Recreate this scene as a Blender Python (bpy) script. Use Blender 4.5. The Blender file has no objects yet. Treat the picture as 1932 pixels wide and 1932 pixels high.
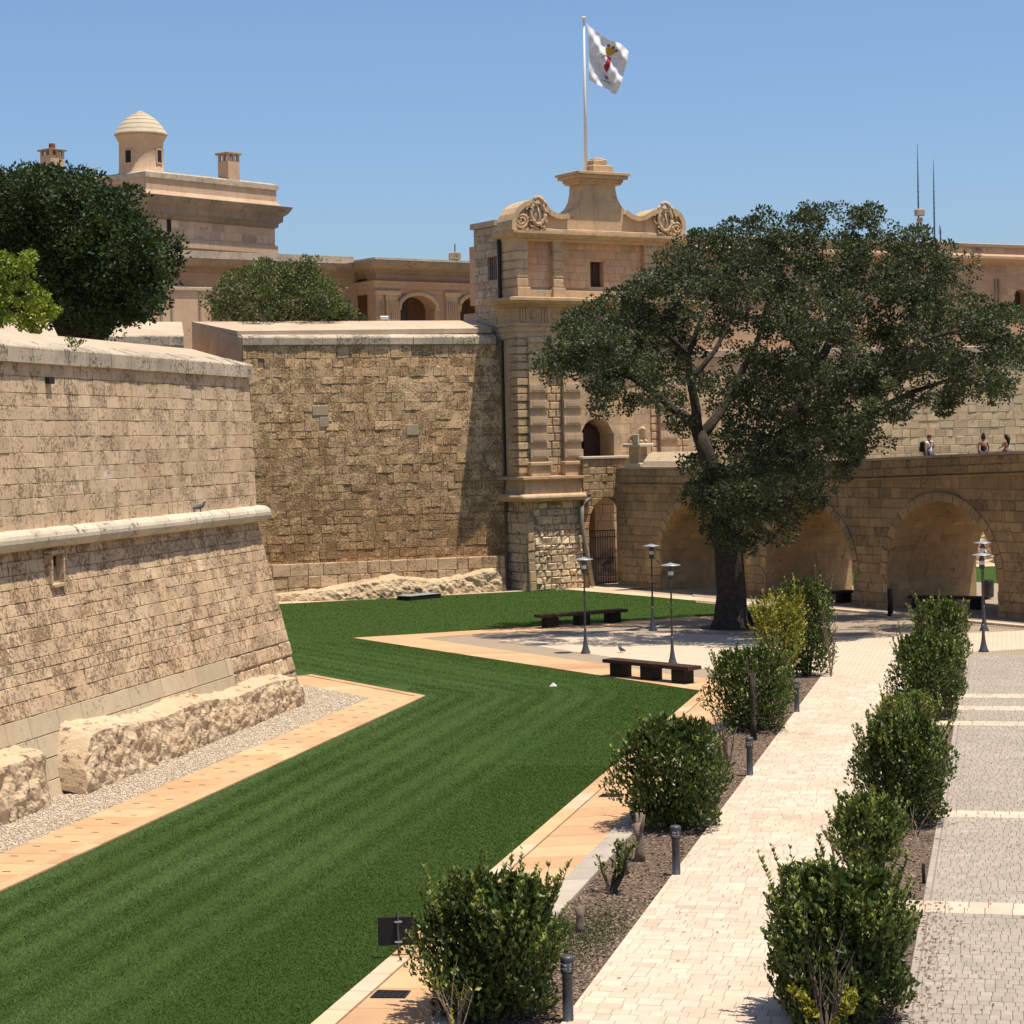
import bpy, math, random
import numpy as np
from mathutils import Vector, Matrix, noise as mnoise
from mathutils.geometry import tessellate_polygon

random.seed(7)
SC = bpy.context.scene
COL = SC.collection

# ------------------------------------------------------------------ camera
# world frame: +Y runs along the ditch, +X across it, z = 0 on the lawn
FPX, EYE = 3950.0, 8.0
PCX, PCY = 966.0, 828.0                      # principal point of the 1932-pixel photograph
HEAD, ROLL = math.radians(13.3), math.radians(1.2)
ca, sa = math.cos(HEAD), math.sin(HEAD)
cr, sr = math.cos(ROLL), math.sin(ROLL)
cam_d = bpy.data.cameras.new('camera')
cam = bpy.data.objects.new('camera', cam_d); COL.objects.link(cam)
Xc = Vector((ca, sa, 0)); Fw = Vector((-sa, ca, 0)); Zc = Vector((0, 0, 1))
Rv = Xc*cr - Zc*sr; Uv = Xc*sr + Zc*cr
M = Matrix((Rv, Uv, -Fw)).transposed().to_4x4(); M.translation = (0, 0, EYE)
cam.matrix_world = M
cam_d.sensor_width = 36; cam_d.lens = FPX/1932*36
cam_d.shift_y = -(966-PCY)/1932; cam_d.shift_x = 0
cam_d.clip_start = 0.5; cam_d.clip_end = 5000
SC.camera = cam

# ------------------------------------------------------------------ sky, sun, exposure
SUN_EL = math.radians(75); SUN_XY = Vector((0.97, -0.24, 0)).normalized()
w = bpy.data.worlds.new('World'); SC.world = w; w.use_nodes = True
nt = w.node_tree; nt.nodes.clear()
sky = nt.nodes.new('ShaderNodeTexSky'); sky.sky_type = 'NISHITA'; sky.sun_disc = False
sky.sun_elevation = SUN_EL; sky.sun_rotation = math.atan2(SUN_XY.x, SUN_XY.y)
sky.air_density = 1.0; sky.dust_density = 1.5; sky.ozone_density = 7.5; sky.altitude = 200
bg = nt.nodes.new('ShaderNodeBackground'); bg.inputs['Strength'].default_value = 0.10
wo = nt.nodes.new('ShaderNodeOutputWorld')
nt.links.new(sky.outputs[0], bg.inputs[0]); nt.links.new(bg.outputs[0], wo.inputs[0])
sd = bpy.data.lights.new('sun', 'SUN'); sd.energy = 4.6; sd.angle = math.radians(0.5); sd.color = (1.0, 0.915, 0.79)
sun = bpy.data.objects.new('sun', sd); COL.objects.link(sun)
to_sun = SUN_XY*math.cos(SUN_EL) + Zc*math.sin(SUN_EL)
sun.rotation_euler = to_sun.to_track_quat('Z', 'Y').to_euler()
sun.location = (0, 60, 60)
SC.view_settings.view_transform = 'Standard'; SC.view_settings.look = 'None'
SC.view_settings.exposure = 0.5; SC.view_settings.gamma = 1
SC.view_settings.use_curve_mapping = False

# ------------------------------------------------------------------ survey helpers: a photograph pixel + a known plane -> a point of the place
def ray(px, py):
    dx, dy = px-PCX, py-PCY
    a = dx*cr - dy*sr; d = -(dx*sr + dy*cr)
    return (a*ca - FPX*sa, a*sa + FPX*ca, d)
def G(px, py, z=0.0):
    r = ray(px, py); t = (z-EYE)/r[2]; return Vector((r[0]*t, r[1]*t, z))
def PL(px, py, nx, ny, k):
    r = ray(px, py); t = k/(nx*r[0]+ny*r[1]); return Vector((r[0]*t, r[1]*t, EYE+r[2]*t))
def AT(px, py, D):
    r = ray(px, py); t = D/FPX; return Vector((r[0]*t, r[1]*t, EYE+r[2]*t))
def PR(p):
    X = p[0]*ca+p[1]*sa; Y = -p[0]*sa+p[1]*ca; Y = max(Y, .1)
    u = FPX*X/Y; v = -FPX*(p[2]-EYE)/Y
    return PCX+u*cr+v*sr, PCY-u*sr+v*cr, Y

# ------------------------------------------------------------------ object helpers
def link(o, parent=None):
    COL.objects.link(o)
    if parent is not None:
        o.parent = parent
        o.matrix_parent_inverse = root_inv(parent)
    return o
def root_inv(p):
    m = Matrix.Translation(p.location)
    q = p.parent
    return (m.inverted() if p.type == 'EMPTY' else Matrix.Identity(4))
def thing(name, label, cat, loc=(0, 0, 0), group=None):
    o = bpy.data.objects.new(name, None); o.empty_display_size = .3
    o.location = loc; COL.objects.link(o)
    o['label'] = label; o['category'] = cat
    if group: o['group'] = group
    return o
def tag(o, label, cat, group=None):
    o['label'] = label; o['category'] = cat
    if group: o['group'] = group
    return o
def mk(name, verts, faces, mat, parent=None, smooth=False, tone=None, kind=None):
    me = bpy.data.meshes.new(name)
    me.from_pydata([tuple(v) for v in verts], [], faces); me.update()
    if mat: me.materials.append(mat)
    if smooth: me.polygons.foreach_set('use_smooth', [True]*len(me.polygons))
    if tone is not None:
        a = me.attributes.new('tone', 'FLOAT', 'POINT')
        a.data.foreach_set('value', [tone]*len(verts) if not hasattr(tone, '__len__') else list(tone))
    o = bpy.data.objects.new(name, me)
    if kind: o['kind'] = kind
    return link(o, parent)
def mknp(name, V, F, mat, parent=None, tone=None, kind=None, smooth=False):
    """numpy mesh of equal-size polygons"""
    me = bpy.data.meshes.new(name); n = F.shape[1]
    me.vertices.add(len(V)); me.vertices.foreach_set('co', V.astype(np.float32).ravel())
    me.loops.add(F.size); me.loops.foreach_set('vertex_index', F.astype(np.int32).ravel())
    me.polygons.add(len(F)); me.polygons.foreach_set('loop_start', np.arange(0, F.size, n, dtype=np.int32))
    try: me.polygons.foreach_set('loop_total', np.full(len(F), n, dtype=np.int32))
    except Exception: pass
    me.update(calc_edges=True); me.validate()
    if mat: me.materials.append(mat)
    if smooth: me.polygons.foreach_set('use_smooth', np.ones(len(F), bool))
    if tone is not None:
        a = me.attributes.new('tone', 'FLOAT', 'POINT'); a.data.foreach_set('value', tone.astype(np.float32))
    o = bpy.data.objects.new(name, me)
    if kind: o['kind'] = kind
    return link(o, parent)
class MB:
    """collects shapes into one mesh"""
    def __init__(s): s.v = []; s.f = []; s.t = []
    def add(s, v, f, t=0.0):
        n = len(s.v); s.v += [tuple(p) for p in v]; s.f += [tuple(i+n for i in q) for q in f]; s.t += [t]*len(v); return s
    def box(s, c, d, rz=0.0, t=0.0, bev=0.0):
        x, y, z = d[0]/2, d[1]/2, d[2]/2; C, S = math.cos(rz), math.sin(rz)
        if bev <= 0:
            P = [(-x,-y,-z),(x,-y,-z),(x,y,-z),(-x,y,-z),(-x,-y,z),(x,-y,z),(x,y,z),(-x,y,z)]
            F = [(0,3,2,1),(4,5,6,7),(0,1,5,4),(1,2,6,5),(2,3,7,6),(3,0,4,7)]
        else:
            b = min(bev, x*.9, y*.9, z*.9); P = []
            for (zz, xx, yy) in ((-z, x-b, y-b), (-z+b, x, y), (z-b, x, y), (z, x-b, y-b)):
                P += [(-xx,-yy,zz),(xx,-yy,zz),(xx,yy,zz),(-xx,yy,zz)]
            F = [(0,3,2,1),(12,13,14,15)]
            for k in range(3):
                for j in range(4):
                    a = k*4+j; bq = k*4+(j+1) % 4; F.append((a, bq, bq+4, a+4))
        return s.add([(c[0]+p[0]*C-p[1]*S, c[1]+p[0]*S+p[1]*C, c[2]+p[2]) for p in P], F, t)
    def lathe(s, prof, c=(0, 0, 0), n=16, t=0.0, cap=True):
        V = []; F = []; m = len(prof)
        for i in range(n):
            a = 2*math.pi*i/n
            for r, z in prof: V.append((c[0]+r*math.cos(a), c[1]+r*math.sin(a), c[2]+z))
        for i in range(n):
            j = (i+1) % n
            for k in range(m-1): F.append((i*m+k, j*m+k, j*m+k+1, i*m+k+1))
        if cap:
            F.append(tuple(i*m+m-1 for i in range(n))); F.append(tuple(i*m for i in reversed(range(n))))
        return s.add(V, F, t)
    def tube(s, pts, rad, n=7, t=0.0):
        pts = [Vector(p) for p in pts]; V = []; F = []
        rads = rad if hasattr(rad, '__len__') else [rad]*len(pts)
        ref = Vector((.31, .17, .93)).normalized()
        for i, p in enumerate(pts):
            d = (pts[min(i+1, len(pts)-1)]-pts[max(i-1, 0)])
            if d.length < 1e-6: d = Vector((0, 0, 1))
            d.normalize(); a = d.cross(ref)
            if a.length < .05: a = d.cross(Vector((1, 0, 0)))
            a.normalize(); b = d.cross(a)
            for k in range(n):
                an = 2*math.pi*k/n; V.append(p+(a*math.cos(an)+b*math.sin(an))*rads[i])
        for i in range(len(pts)-1):
            for k in range(n):
                j = (k+1) % n; F.append((i*n+k, i*n+j, (i+1)*n+j, (i+1)*n+k))
        F.append(tuple(range(n-1, -1, -1))); F.append(tuple((len(pts)-1)*n+k for k in range(n)))
        return s.add(V, F, t)
    def build(s, name, mat, parent=None, smooth=False, kind=None):
        return mk(name, s.v, s.f, mat, parent, smooth, s.t, kind)

def plate_geo(fr, outer, holes, t0, t1):
    """solid plate in the frame fr(a, b, t) -> point, from depth t0 (front) back to t1, with holes"""
    loops = [outer]+holes
    flat = [p for l in loops for p in l]
    tri = tessellate_polygon([[Vector((p[0], p[1], 0)) for p in l] for l in loops])
    n = len(flat)
    V = [fr(p[0], p[1], t0) for p in flat]+[fr(p[0], p[1], t1) for p in flat]
    F = []
    for q in tri:
        F.append(tuple(q)); F.append(tuple(i+n for i in reversed(q)))
    k = 0
    for l in loops:
        m = len(l)
        for i in range(m):
            a, b = k+i, k+(i+1) % m
            F.append((a, b, b+n, a+n))
        k += m
    return V, F
def fix_normals(o):
    import bmesh
    bm = bmesh.new(); bm.from_mesh(o.data)
    bmesh.ops.recalc_face_normals(bm, faces=bm.faces); bm.to_mesh(o.data); bm.free()
    return o
def plate(name, fr, outer, holes, t0, t1, mat, parent=None, tone=0.0):
    V, F = plate_geo(fr, outer, holes, t0, t1)
    return fix_normals(mk(name, V, F, mat, parent, tone=tone))

def sweep_geo(prof, path, closed=False):
    """profile [(out, z)] carried along the plan polyline path (out = to the right of travel), mitred"""
    P = [Vector((p[0], p[1])) for p in path]; n = len(P); offs = []
    for i in range(n):
        if closed or 0 < i < n-1:
            d0 = (P[i]-P[i-1]).normalized(); d1 = (P[(i+1) % n]-P[i]).normalized()
        elif i == 0: d0 = d1 = (P[1]-P[0]).normalized()
        else: d0 = d1 = (P[-1]-P[-2]).normalized()
        n0 = Vector((d0.y, -d0.x)); n1 = Vector((d1.y, -d1.x)); b = (n0+n1)
        b = b/max(b.dot(n0), .2)
        offs.append(b)
    m = len(prof); V = []; F = []
    for i in range(n):
        zb = path[i][2] if len(path[i]) > 2 else 0.0
        for o, z in prof: V.append((P[i].x+offs[i].x*o, P[i].y+offs[i].y*o, z+zb))
    for i in range(n if closed else n-1):
        j = (i+1) % n
        for k in range(m):
            l = (k+1) % m
            F.append((i*m+k, j*m+k, j*m+l, i*m+l))
    if not closed:
        F.append(tuple(range(m))); F.append(tuple((n-1)*m+k for k in reversed(range(m))))
    return V, F
def sweep(name, prof, path, mat, parent=None, closed=False, tone=0.0, smooth=False):
    V, F = sweep_geo(prof, path, closed)
    return fix_normals(mk(name, V, F, mat, parent, tone=tone, smooth=smooth))

# ------------------------------------------------------------------ masonry: every stone its own little block
def stone_geo(c, n, proud, depth, cham, rough, rng):
    c00, c10, c11, c01 = c
    lu = max(((c10-c00).length+(c11-c01).length)/2, .02); lv = max(((c01-c00).length+(c11-c10).length)/2, .02)
    au = min(cham/lu, .3); av = min(cham/lv, .3)
    gu = (0, au, 1-au, 1); gv = (0, av, 1-av, 1)
    V = []
    for j, v in enumerate(gv):
        for i, u in enumerate(gu):
            p = c00.lerp(c10, u).lerp(c01.lerp(c11, u), v)
            if i in (0, 3) or j in (0, 3):
                h = proud-cham*.7-rng.random()*rough*.4
            else: h = proud+(rng.random()-.5)*rough*2
            V.append(p+n*h)
    ring = [0, 1, 2, 3, 7, 11, 15, 14, 13, 12, 8, 4]
    F = [(j*4+i, j*4+i+1, j*4+i+5, j*4+i+4) for j in range(3) for i in range(3)]
    b = len(V)
    for r in ring: V.append(V[r]-n*(depth+proud))
    for k in range(12):
        l = (k+1) % 12
        F.append((ring[l], ring[k], b+k, b+l))
    return V, F
class Masonry:
    def __init__(s, seed=1): s.items = []; s.rng = random.Random(seed)
    def wall(s, surf, rows, urange, wmin, wmax, holes=(), gap=.012, proud=.0, pj=.02, depth=.06, cham=.03, rough=.015,
             tone=.12, tonef=None, skip=None, patch=None):
        R = s.rng
        for r in range(len(rows)-1):
            vb, vt = rows[r]+gap, rows[r+1]-gap; vm = (vb+vt)/2
            L = [[urange(vb)[0], urange(vb)[1], urange(vt)[0], urange(vt)[1]]]
            for h in holes:
                hm = h(vm)
                if hm is None: continue
                hb = h(vb) or hm; ht = h(vt) or hm; NL = []
                for (ab, bb, at, bt) in L:
                    if hm[1] <= (ab+at)/2 or hm[0] >= (bb+bt)/2: NL.append([ab, bb, at, bt]); continue
                    if hm[0] > (ab+at)/2+.05: NL.append([ab, hb[0], at, ht[0]])
                    if hm[1] < (bb+bt)/2-.05: NL.append([hb[1], bb, ht[1], bt])
                L = NL
            for (ab, bb, at, bt) in L:
                lo, hi = max(ab, at), min(bb, bt); W = hi-lo
                if (bb-ab+bt-at)/2 <= .06: continue
                E = [(ab, at)]
                if W > wmin*1.5:
                    x = lo+R.uniform(.25, 1)*R.uniform(wmin, wmax)
                    while x < hi-wmin*.5:
                        E.append((x, x)); x += R.uniform(wmin, wmax)
                E.append((bb, bt))
                for k in range(len(E)-1):
                    q = [(E[k][0]+gap, vb), (E[k+1][0]-gap, vb), (E[k+1][1]-gap, vt), (E[k][1]+gap, vt)]
                    if q[1][0]-q[0][0] < .015 and q[2][0]-q[3][0] < .015: continue
                    if q[1][0] < q[0][0]: q[1] = q[0]
                    if q[2][0] < q[3][0]: q[2] = q[3]
                    um = (q[0][0]+q[1][0]+q[2][0]+q[3][0])/4
                    if skip and skip(um, vm): continue
                    P = [surf(*a) for a in q]
                    c = [p[0] for p in P]; n = surf(um, vm)[1]
                    rg, pr, tn = rough, proud+R.uniform(-pj, pj), R.gauss(0, tone)
                    if tonef: tn += tonef(um, vm)
                    if patch:
                        pp = patch(um, vm, R)
                        if pp: rg, pr, tn = pp
                    V, F = stone_geo(c, n, pr, depth, cham, rg, R)
                    ctr = (c[0]+c[1]+c[2]+c[3])/4
                    area = ((c[1]-c[0]).cross(c[3]-c[0])).length
                    s.items.append([V, F, max(-.5, min(.5, tn)), area, ctr, n])
    def finish(s, name, stuffname, mat, parent, cap=300):
        for it in s.items:
            x, y, Y = PR(it[4]); vd = (Vector((0, 0, EYE))-it[4]); dist = vd.length
            sc = it[3]*max(.02, abs(it[5].dot(vd/dist)))/dist**2
            if not (-20 < x < 1952 and -20 < y < 1952) or it[5].dot(vd) < 0: sc *= 1e-4
            it.append(sc)
        s.items.sort(key=lambda i: -i[6])
        base = None
        for it in s.items[:cap]:
            mk(name, it[0], it[1], mat, parent, tone=it[2])
        if len(s.items) > cap:
            m = MB()
            for it in s.items[cap:]: m.add(it[0], it[1], it[2])
            m.build(stuffname, mat, parent, kind='stuff')
def flat_surf(O, U, Vv):
    O, U, Vv = Vector(O), Vector(U), Vector(Vv); N = U.cross(Vv).normalized()
    return lambda u, v: (O+U*u+Vv*v, N)
def rows_of(v0, v1, h, jit=.08, seed=3):
    R = random.Random(seed); out = [v0]
    while out[-1] < v1-h*.6: out.append(out[-1]+h*R.uniform(1-jit, 1+jit))
    k = (v1-v0)/(out[-1]-v0) if len(out) > 1 else 1
    return [v0+(o-v0)*k for o in out]

# ------------------------------------------------------------------ materials
def nodes(name):
    m = bpy.data.materials.new(name); m.use_nodes = True; t = m.node_tree; t.nodes.clear()
    out = t.nodes.new('ShaderNodeOutputMaterial'); b = t.nodes.new('ShaderNodeBsdfPrincipled')
    t.links.new(b.outputs[0], out.inputs[0])
    return m, t, b
def N(t, typ, **kw):
    n = t.nodes.new(typ)
    for k, v in kw.items():
        if k.startswith('i_'):
            key = k[2:]; key = int(key) if key.isdigit() else key
            n.inputs[key].default_value = v
        else: setattr(n, k, v)
    return n
def noise(t, vec, scale, detail=3, rough=.55):
    n = N(t, 'ShaderNodeTexNoise'); n.inputs['Scale'].default_value = scale
    n.inputs['Detail'].default_value = detail; n.inputs['Roughness'].default_value = rough
    if vec is not None: t.links.new(vec, n.inputs['Vector'])
    return n.outputs['Fac']
def maprange(t, src, a, b, c=0.0, d=1.0):
    n = N(t, 'ShaderNodeMapRange'); n.inputs[1].default_value = a; n.inputs[2].default_value = b
    n.inputs[3].default_value = c; n.inputs[4].default_value = d; t.links.new(src, n.inputs[0]); return n.outputs[0]
def math2(t, op, a, b):
    n = N(t, 'ShaderNodeMath', operation=op)
    for i, x in enumerate((a, b)):
        if isinstance(x, (int, float)): n.inputs[i].default_value = x
        elif x is not None: t.links.new(x, n.inputs[i])
    return n.outputs[0]
def mix(t, fac, a, b, mode='MIX'):
    n = N(t, 'ShaderNodeMixRGB', blend_type=mode)
    for i, x in enumerate((fac, a, b)):
        if isinstance(x, (int, float)): n.inputs[i].default_value = x
        elif isinstance(x, tuple): n.inputs[i].default_value = (*x, 1) if len(x) == 3 else x
        else: t.links.new(x, n.inputs[i])
    return n.outputs[0]
def posn(t): return N(t, 'ShaderNodeNewGeometry').outputs['Position']
def attr(t, name='tone'): return N(t, 'ShaderNodeAttribute', attribute_name=name).outputs['Fac']
def tonemul(t, col, gain=1.0):
    h = N(t, 'ShaderNodeHueSaturation'); v = math2(t, 'MULTIPLY_ADD', attr(t), gain)
    v.node.inputs[2].default_value = 1.0
    t.links.new(v, h.inputs['Value']); t.links.new(col, h.inputs['Color']); return h.outputs[0]
def bump(t, b, h, dist, strength=1.0):
    n = N(t, 'ShaderNodeBump'); n.inputs['Strength'].default_value = strength; n.inputs['Distance'].default_value = dist
    t.links.new(h, n.inputs['Height']); t.links.new(n.outputs[0], b.inputs['Normal'])
def stone_mat(name, c1, c2, dark, pit_scale=6.0, pit_lo=.56, pit_hi=.66, pit_amt=.6, bumpd=.06, streak=0.0, grey=None, zdark=None, big=.22, white=0.0):
    m, t, b = nodes(name); p = posn(t)
    col = mix(t, maprange(t, noise(t, p, .45, 4, .6), .35, .65), c1, c2)
    col = mix(t, maprange(t, noise(t, p, 2.3, 3, .6), .45, .75, 0, .5), col, tuple(x*.72 for x in c1))
    col = tonemul(t, col)
    if grey:   # lichen and soot in patches
        g = maprange(t, noise(t, p, .9, 5, .7), .5, .68, 0, 1)
        col = mix(t, math2(t, 'MULTIPLY', g, .75), col, grey)
    if streak:
        mp = N(t, 'ShaderNodeMapping'); mp.inputs['Scale'].default_value = (2.4, 2.4, .22); t.links.new(p, mp.inputs[0])
        s = maprange(t, noise(t, mp.outputs[0], 1.0, 4, .7), .54, .72, 0, streak)
        col = mix(t, s, col, tuple(x*.38 for x in c2))
    pn = noise(t, p, pit_scale, 6, .68); bg_ = noise(t, p, pit_scale*.16, 3, .5)
    sh = math2(t, 'MULTIPLY', math2(t, 'SUBTRACT', bg_, .5), big*2)
    pn2 = math2(t, 'ADD', pn, sh)
    wear = N(t, 'ShaderNodeMath', operation='FRACT'); t.links.new(math2(t, 'MULTIPLY', attr(t), 53.0), wear.inputs[0])
    pn2 = math2(t, 'ADD', pn2, math2(t, 'MULTIPLY', math2(t, 'SUBTRACT', wear.outputs[0], .5), .08))
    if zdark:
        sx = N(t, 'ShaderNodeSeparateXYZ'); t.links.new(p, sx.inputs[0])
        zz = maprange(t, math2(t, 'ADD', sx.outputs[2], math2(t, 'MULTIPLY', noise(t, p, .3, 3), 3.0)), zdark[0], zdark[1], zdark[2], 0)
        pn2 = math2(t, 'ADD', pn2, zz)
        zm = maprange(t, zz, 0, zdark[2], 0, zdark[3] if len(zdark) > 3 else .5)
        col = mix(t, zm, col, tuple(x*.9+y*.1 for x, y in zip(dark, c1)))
    pit = maprange(t, pn2, pit_lo, pit_hi)
    col = mix(t, math2(t, 'MULTIPLY', pit, pit_amt), col, dark)
    if white:   # lime bleeding out of the joints
        wn = math2(t, 'MULTIPLY', maprange(t, noise(t, p, .55, 2), .64, .70), maprange(t, noise(t, p, 5, 5, .7), .5, .6))
        col = mix(t, math2(t, 'MULTIPLY', wn, white), col, (.68, .62, .54))
    t.links.new(col, b.inputs['Base Color'])
    h = math2(t, 'SUBTRACT', math2(t, 'MULTIPLY', noise(t, p, pit_scale*3, 4, .6), .35), math2(t, 'MULTIPLY', pit, 1.0))
    bump(t, b, h, bumpd, .9)
    b.inputs['Roughness'].default_value = .92; b.inputs['Specular IOR Level'].default_value = .15
    return m
def plain(name, col, rough=.6, metal=0.0, var=.12, scale=8.0, bmp=0.0, spec=.3):
    m, t, b = nodes(name); p = posn(t)
    c = mix(t, maprange(t, noise(t, p, scale, 4), .3, .7), tuple(x*(1-var) for x in col), tuple(min(1, x*(1+var)) for x in col))
    c = tonemul(t, c)
    t.links.new(c, b.inputs['Base Color'])
    b.inputs['Roughness'].default_value = rough; b.inputs['Metallic'].default_value = metal
    b.inputs['Specular IOR Level'].default_value = spec
    if bmp: bump(t, b, noise(t, p, scale*4, 4, .65), bmp)
    return m
def leaf_mat(name, dark, mid, light, trans=.22, rough=.42, spec=.35):
    m = bpy.data.materials.new(name); m.use_nodes = True; t = m.node_tree; t.nodes.clear()
    out = N(t, 'ShaderNodeOutputMaterial'); b = N(t, 'ShaderNodeBsdfPrincipled')
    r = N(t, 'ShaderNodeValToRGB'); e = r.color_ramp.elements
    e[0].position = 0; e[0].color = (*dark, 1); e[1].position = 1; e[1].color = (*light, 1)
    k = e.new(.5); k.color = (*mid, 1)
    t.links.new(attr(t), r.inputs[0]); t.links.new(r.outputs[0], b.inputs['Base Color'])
    b.inputs['Roughness'].default_value = rough; b.inputs['Specular IOR Level'].default_value = spec
    tr = N(t, 'ShaderNodeBsdfTranslucent')
    t.links.new(mix(t, .5, r.outputs[0], (.18, .22, .02)), tr.inputs[0])
    mx = N(t, 'ShaderNodeMixShader'); mx.inputs[0].default_value = trans
    t.links.new(b.outputs[0], mx.inputs[1]); t.links.new(tr.outputs[0], mx.inputs[2]); t.links.new(mx.outputs[0], out.inputs[0])
    return m

MT = {}
MT['bastion'] = stone_mat('bastion_limestone', (.60, .445, .285), (.53, .375, .23), (.23, .13, .07), 11, .54, .68, .66, .03, white=.8, streak=.16)
MT['bastion_low'] = stone_mat('bastion_limestone_weathered', (.58, .42, .265), (.50, .345, .205), (.21, .12, .06), 10, .52, .67, .68, .035, streak=.18)
MT['repair'] = stone_mat('repair_limestone', (.50, .40, .26), (.46, .35, .22), (.25, .16, .09), 7, .66, .76, .5, .03)
MT['coping'] = stone_mat('coping_limestone', (.50, .41, .295), (.42, .345, .25), (.12, .095, .07), 9, .56, .68, .7, .05, grey=(.25, .215, .165))
MT['coptop'] = stone_mat('coping_top_limestone', (.50, .395, .28), (.43, .315, .22), (.2, .14, .1), 4, .62, .74, .5, .04)
MT['cordon'] = stone_mat('cordon_limestone', (.56, .48, .36), (.50, .42, .31), (.2, .15, .1), 6, .62, .72, .6, .04)
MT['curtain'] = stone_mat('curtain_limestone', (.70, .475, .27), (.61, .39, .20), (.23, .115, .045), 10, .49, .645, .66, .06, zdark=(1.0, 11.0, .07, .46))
MT['patch'] = stone_mat('patch_limestone', (.44, .335, .225), (.42, .32, .21), (.2, .13, .08), 6, .7, .8, .3, .02)
MT['gate'] = stone_mat('gate_limestone', (.56, .395, .235), (.50, .335, .185), (.21, .125, .065), 7, .57, .72, .55, .035, streak=.4, grey=(.36, .29, .21))
MT['gate_orange'] = stone_mat('gate_weathered_limestone', (.58, .30, .15), (.57, .39, .235), (.25, .14, .08), 5, .62, .75, .45, .03, streak=.3)
MT['gate_grey'] = stone_mat('gate_shaded_limestone', (.50, .39, .275), (.43, .325, .22), (.14, .1, .075), 4, .58, .7, .6, .04, streak=.4)
MT['rubble'] = stone_mat('rubble_limestone', (.64, .50, .335), (.58, .435, .28), (.25, .155, .08), 6, .56, .7, .65, .1)
MT['bridge'] = stone_mat('bridge_limestone', (.45, .305, .16), (.385, .25, .125), (.14, .09, .05), 6, .59, .74, .5, .04, streak=.5, grey=(.24, .19, .13))
MT['palace'] = stone_mat('palace_limestone', (.45, .305, .19), (.40, .25, .15), (.15, .1, .07), 5, .62, .76, .5, .03, streak=.3)
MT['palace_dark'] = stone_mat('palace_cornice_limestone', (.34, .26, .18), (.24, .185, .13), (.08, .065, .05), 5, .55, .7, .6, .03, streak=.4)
MT['tower'] = stone_mat('tower_limestone', (.56, .40, .265), (.50, .335, .21), (.2, .13, .08), 6, .6, .74, .5, .04, streak=.3)
MT['dome'] = stone_mat('dome_limestone', (.52, .44, .31), (.46, .38, .26), (.2, .15, .1), 4, .64, .75, .5, .02)
MT['rock'] = stone_mat('raw_limestone_rock', (.54, .41, .265), (.47, .34, .205), (.22, .13, .07), 4.5, .56, .70, .65, .09)
MT['mortar'] = plain('mortar', (.33, .25, .165), .95, var=.25, scale=2)
MT['mortar_dark'] = plain('dark_mortar', (.24, .17, .10), .95, var=.25, scale=2)
MT['gravel'] = plain('white_gravel', (.52, .425, .315), .95, var=.3, scale=9, bmp=.03)
MT['path'] = stone_mat('orange_slab', (.52, .325, .175), (.49, .29, .155), (.32, .18, .1), 7, .68, .8, .4, .01, big=.1)
MT['kerb'] = stone_mat('grey_kerb', (.40, .34, .27), (.34, .29, .23), (.2, .16, .12), 8, .66, .78, .4, .01)
MT['kerb_cream'] = stone_mat('cream_kerb', (.53, .42, .30), (.52, .36, .22), (.3, .2, .13), 8, .68, .8, .4, .01)
MT['cream'] = stone_mat('cream_paver', (.55, .44, .335), (.50, .385, .28), (.4, .3, .22), 9, .7, .84, .35, .012, big=.1)
MT['grey'] = stone_mat('grey_paver', (.345, .295, .24), (.305, .26, .205), (.2, .165, .13), 11, .66, .8, .5, .012, big=.1)
MT['joint'] = plain('paving_joint', (.37, .295, .215), .95, var=.2, scale=5)
MT['joint_dark'] = plain('dark_slab_joint', (.13, .085, .05), .95, var=.2, scale=5)
MT['rampart'] = stone_mat('rampart_limestone', (.68, .50, .31), (.62, .44, .26), (.3, .18, .1), 9, .57, .72, .5, .02)
MT['joint_grey'] = plain('grey_paving_joint', (.235, .20, .16), .95, var=.2, scale=5)
MT['mulch'] = plain('bark_mulch', (.18, .125, .085), .95, var=.45, scale=16, bmp=.05)
MT['chip'] = plain('wood_chip', (.205, .145, .10), .9, var=.25, scale=14)
MT['earth'] = plain('dry_earth', (.36, .28, .19), .95, var=.2, scale=1.5, bmp=.03)
MT['iron'] = plain('dark_iron', (.035, .033, .032), .5, .6, var=.2, scale=6)
MT['lampgrey'] = plain('grey_painted_steel', (.085, .09, .10), .45, .4, var=.15, scale=6)
MT['zinc'] = plain('galvanised_steel', (.42, .45, .47), .4, .6, var=.1, scale=5)
MT['bollard'] = plain('anthracite_steel', (.06, .065, .072), .5, .3, var=.15, scale=9)
MT['glass'] = plain('frosted_lamp_glass', (.62, .60, .55), .25, var=.05, spec=.5)
MT['wood'] = plain('dark_stained_wood', (.055, .026, .018), .5, var=.4, scale=7, bmp=.01)
MT['wood_leg'] = plain('blackened_steel', (.018, .016, .016), .6, .2, var=.2)
MT['bark'] = plain('tree_bark', (.060, .049, .036), .95, var=.45, scale=6, bmp=.09)
MT['deadwood'] = plain('dead_grey_wood', (.20, .15, .11), .9, var=.35, scale=18, bmp=.02)
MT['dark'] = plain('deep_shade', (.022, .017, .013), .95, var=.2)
MT['woodbrown'] = plain('brown_shutter_wood', (.06, .032, .024), .7, var=.25, scale=5)
MT['pane'] = plain('window_pane', (.03, .035, .04), .08, var=.1, spec=.6)
MT['white'] = plain('white_paint', (.72, .70, .66), .6, var=.05)
MT['flag'] = plain('white_flag_cloth', (.66, .65, .66), .9, var=.03)
MT['gold'] = plain('golden_print', (.55, .30, .03), .8, var=.1)
MT['red'] = plain('red_print', (.30, .025, .045), .8, var=.1)
MT['ink'] = plain('grey_print', (.10, .09, .10), .8, var=.1)
MT['terracotta'] = plain('red_clay', (.22, .05, .035), .8, var=.15)
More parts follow.
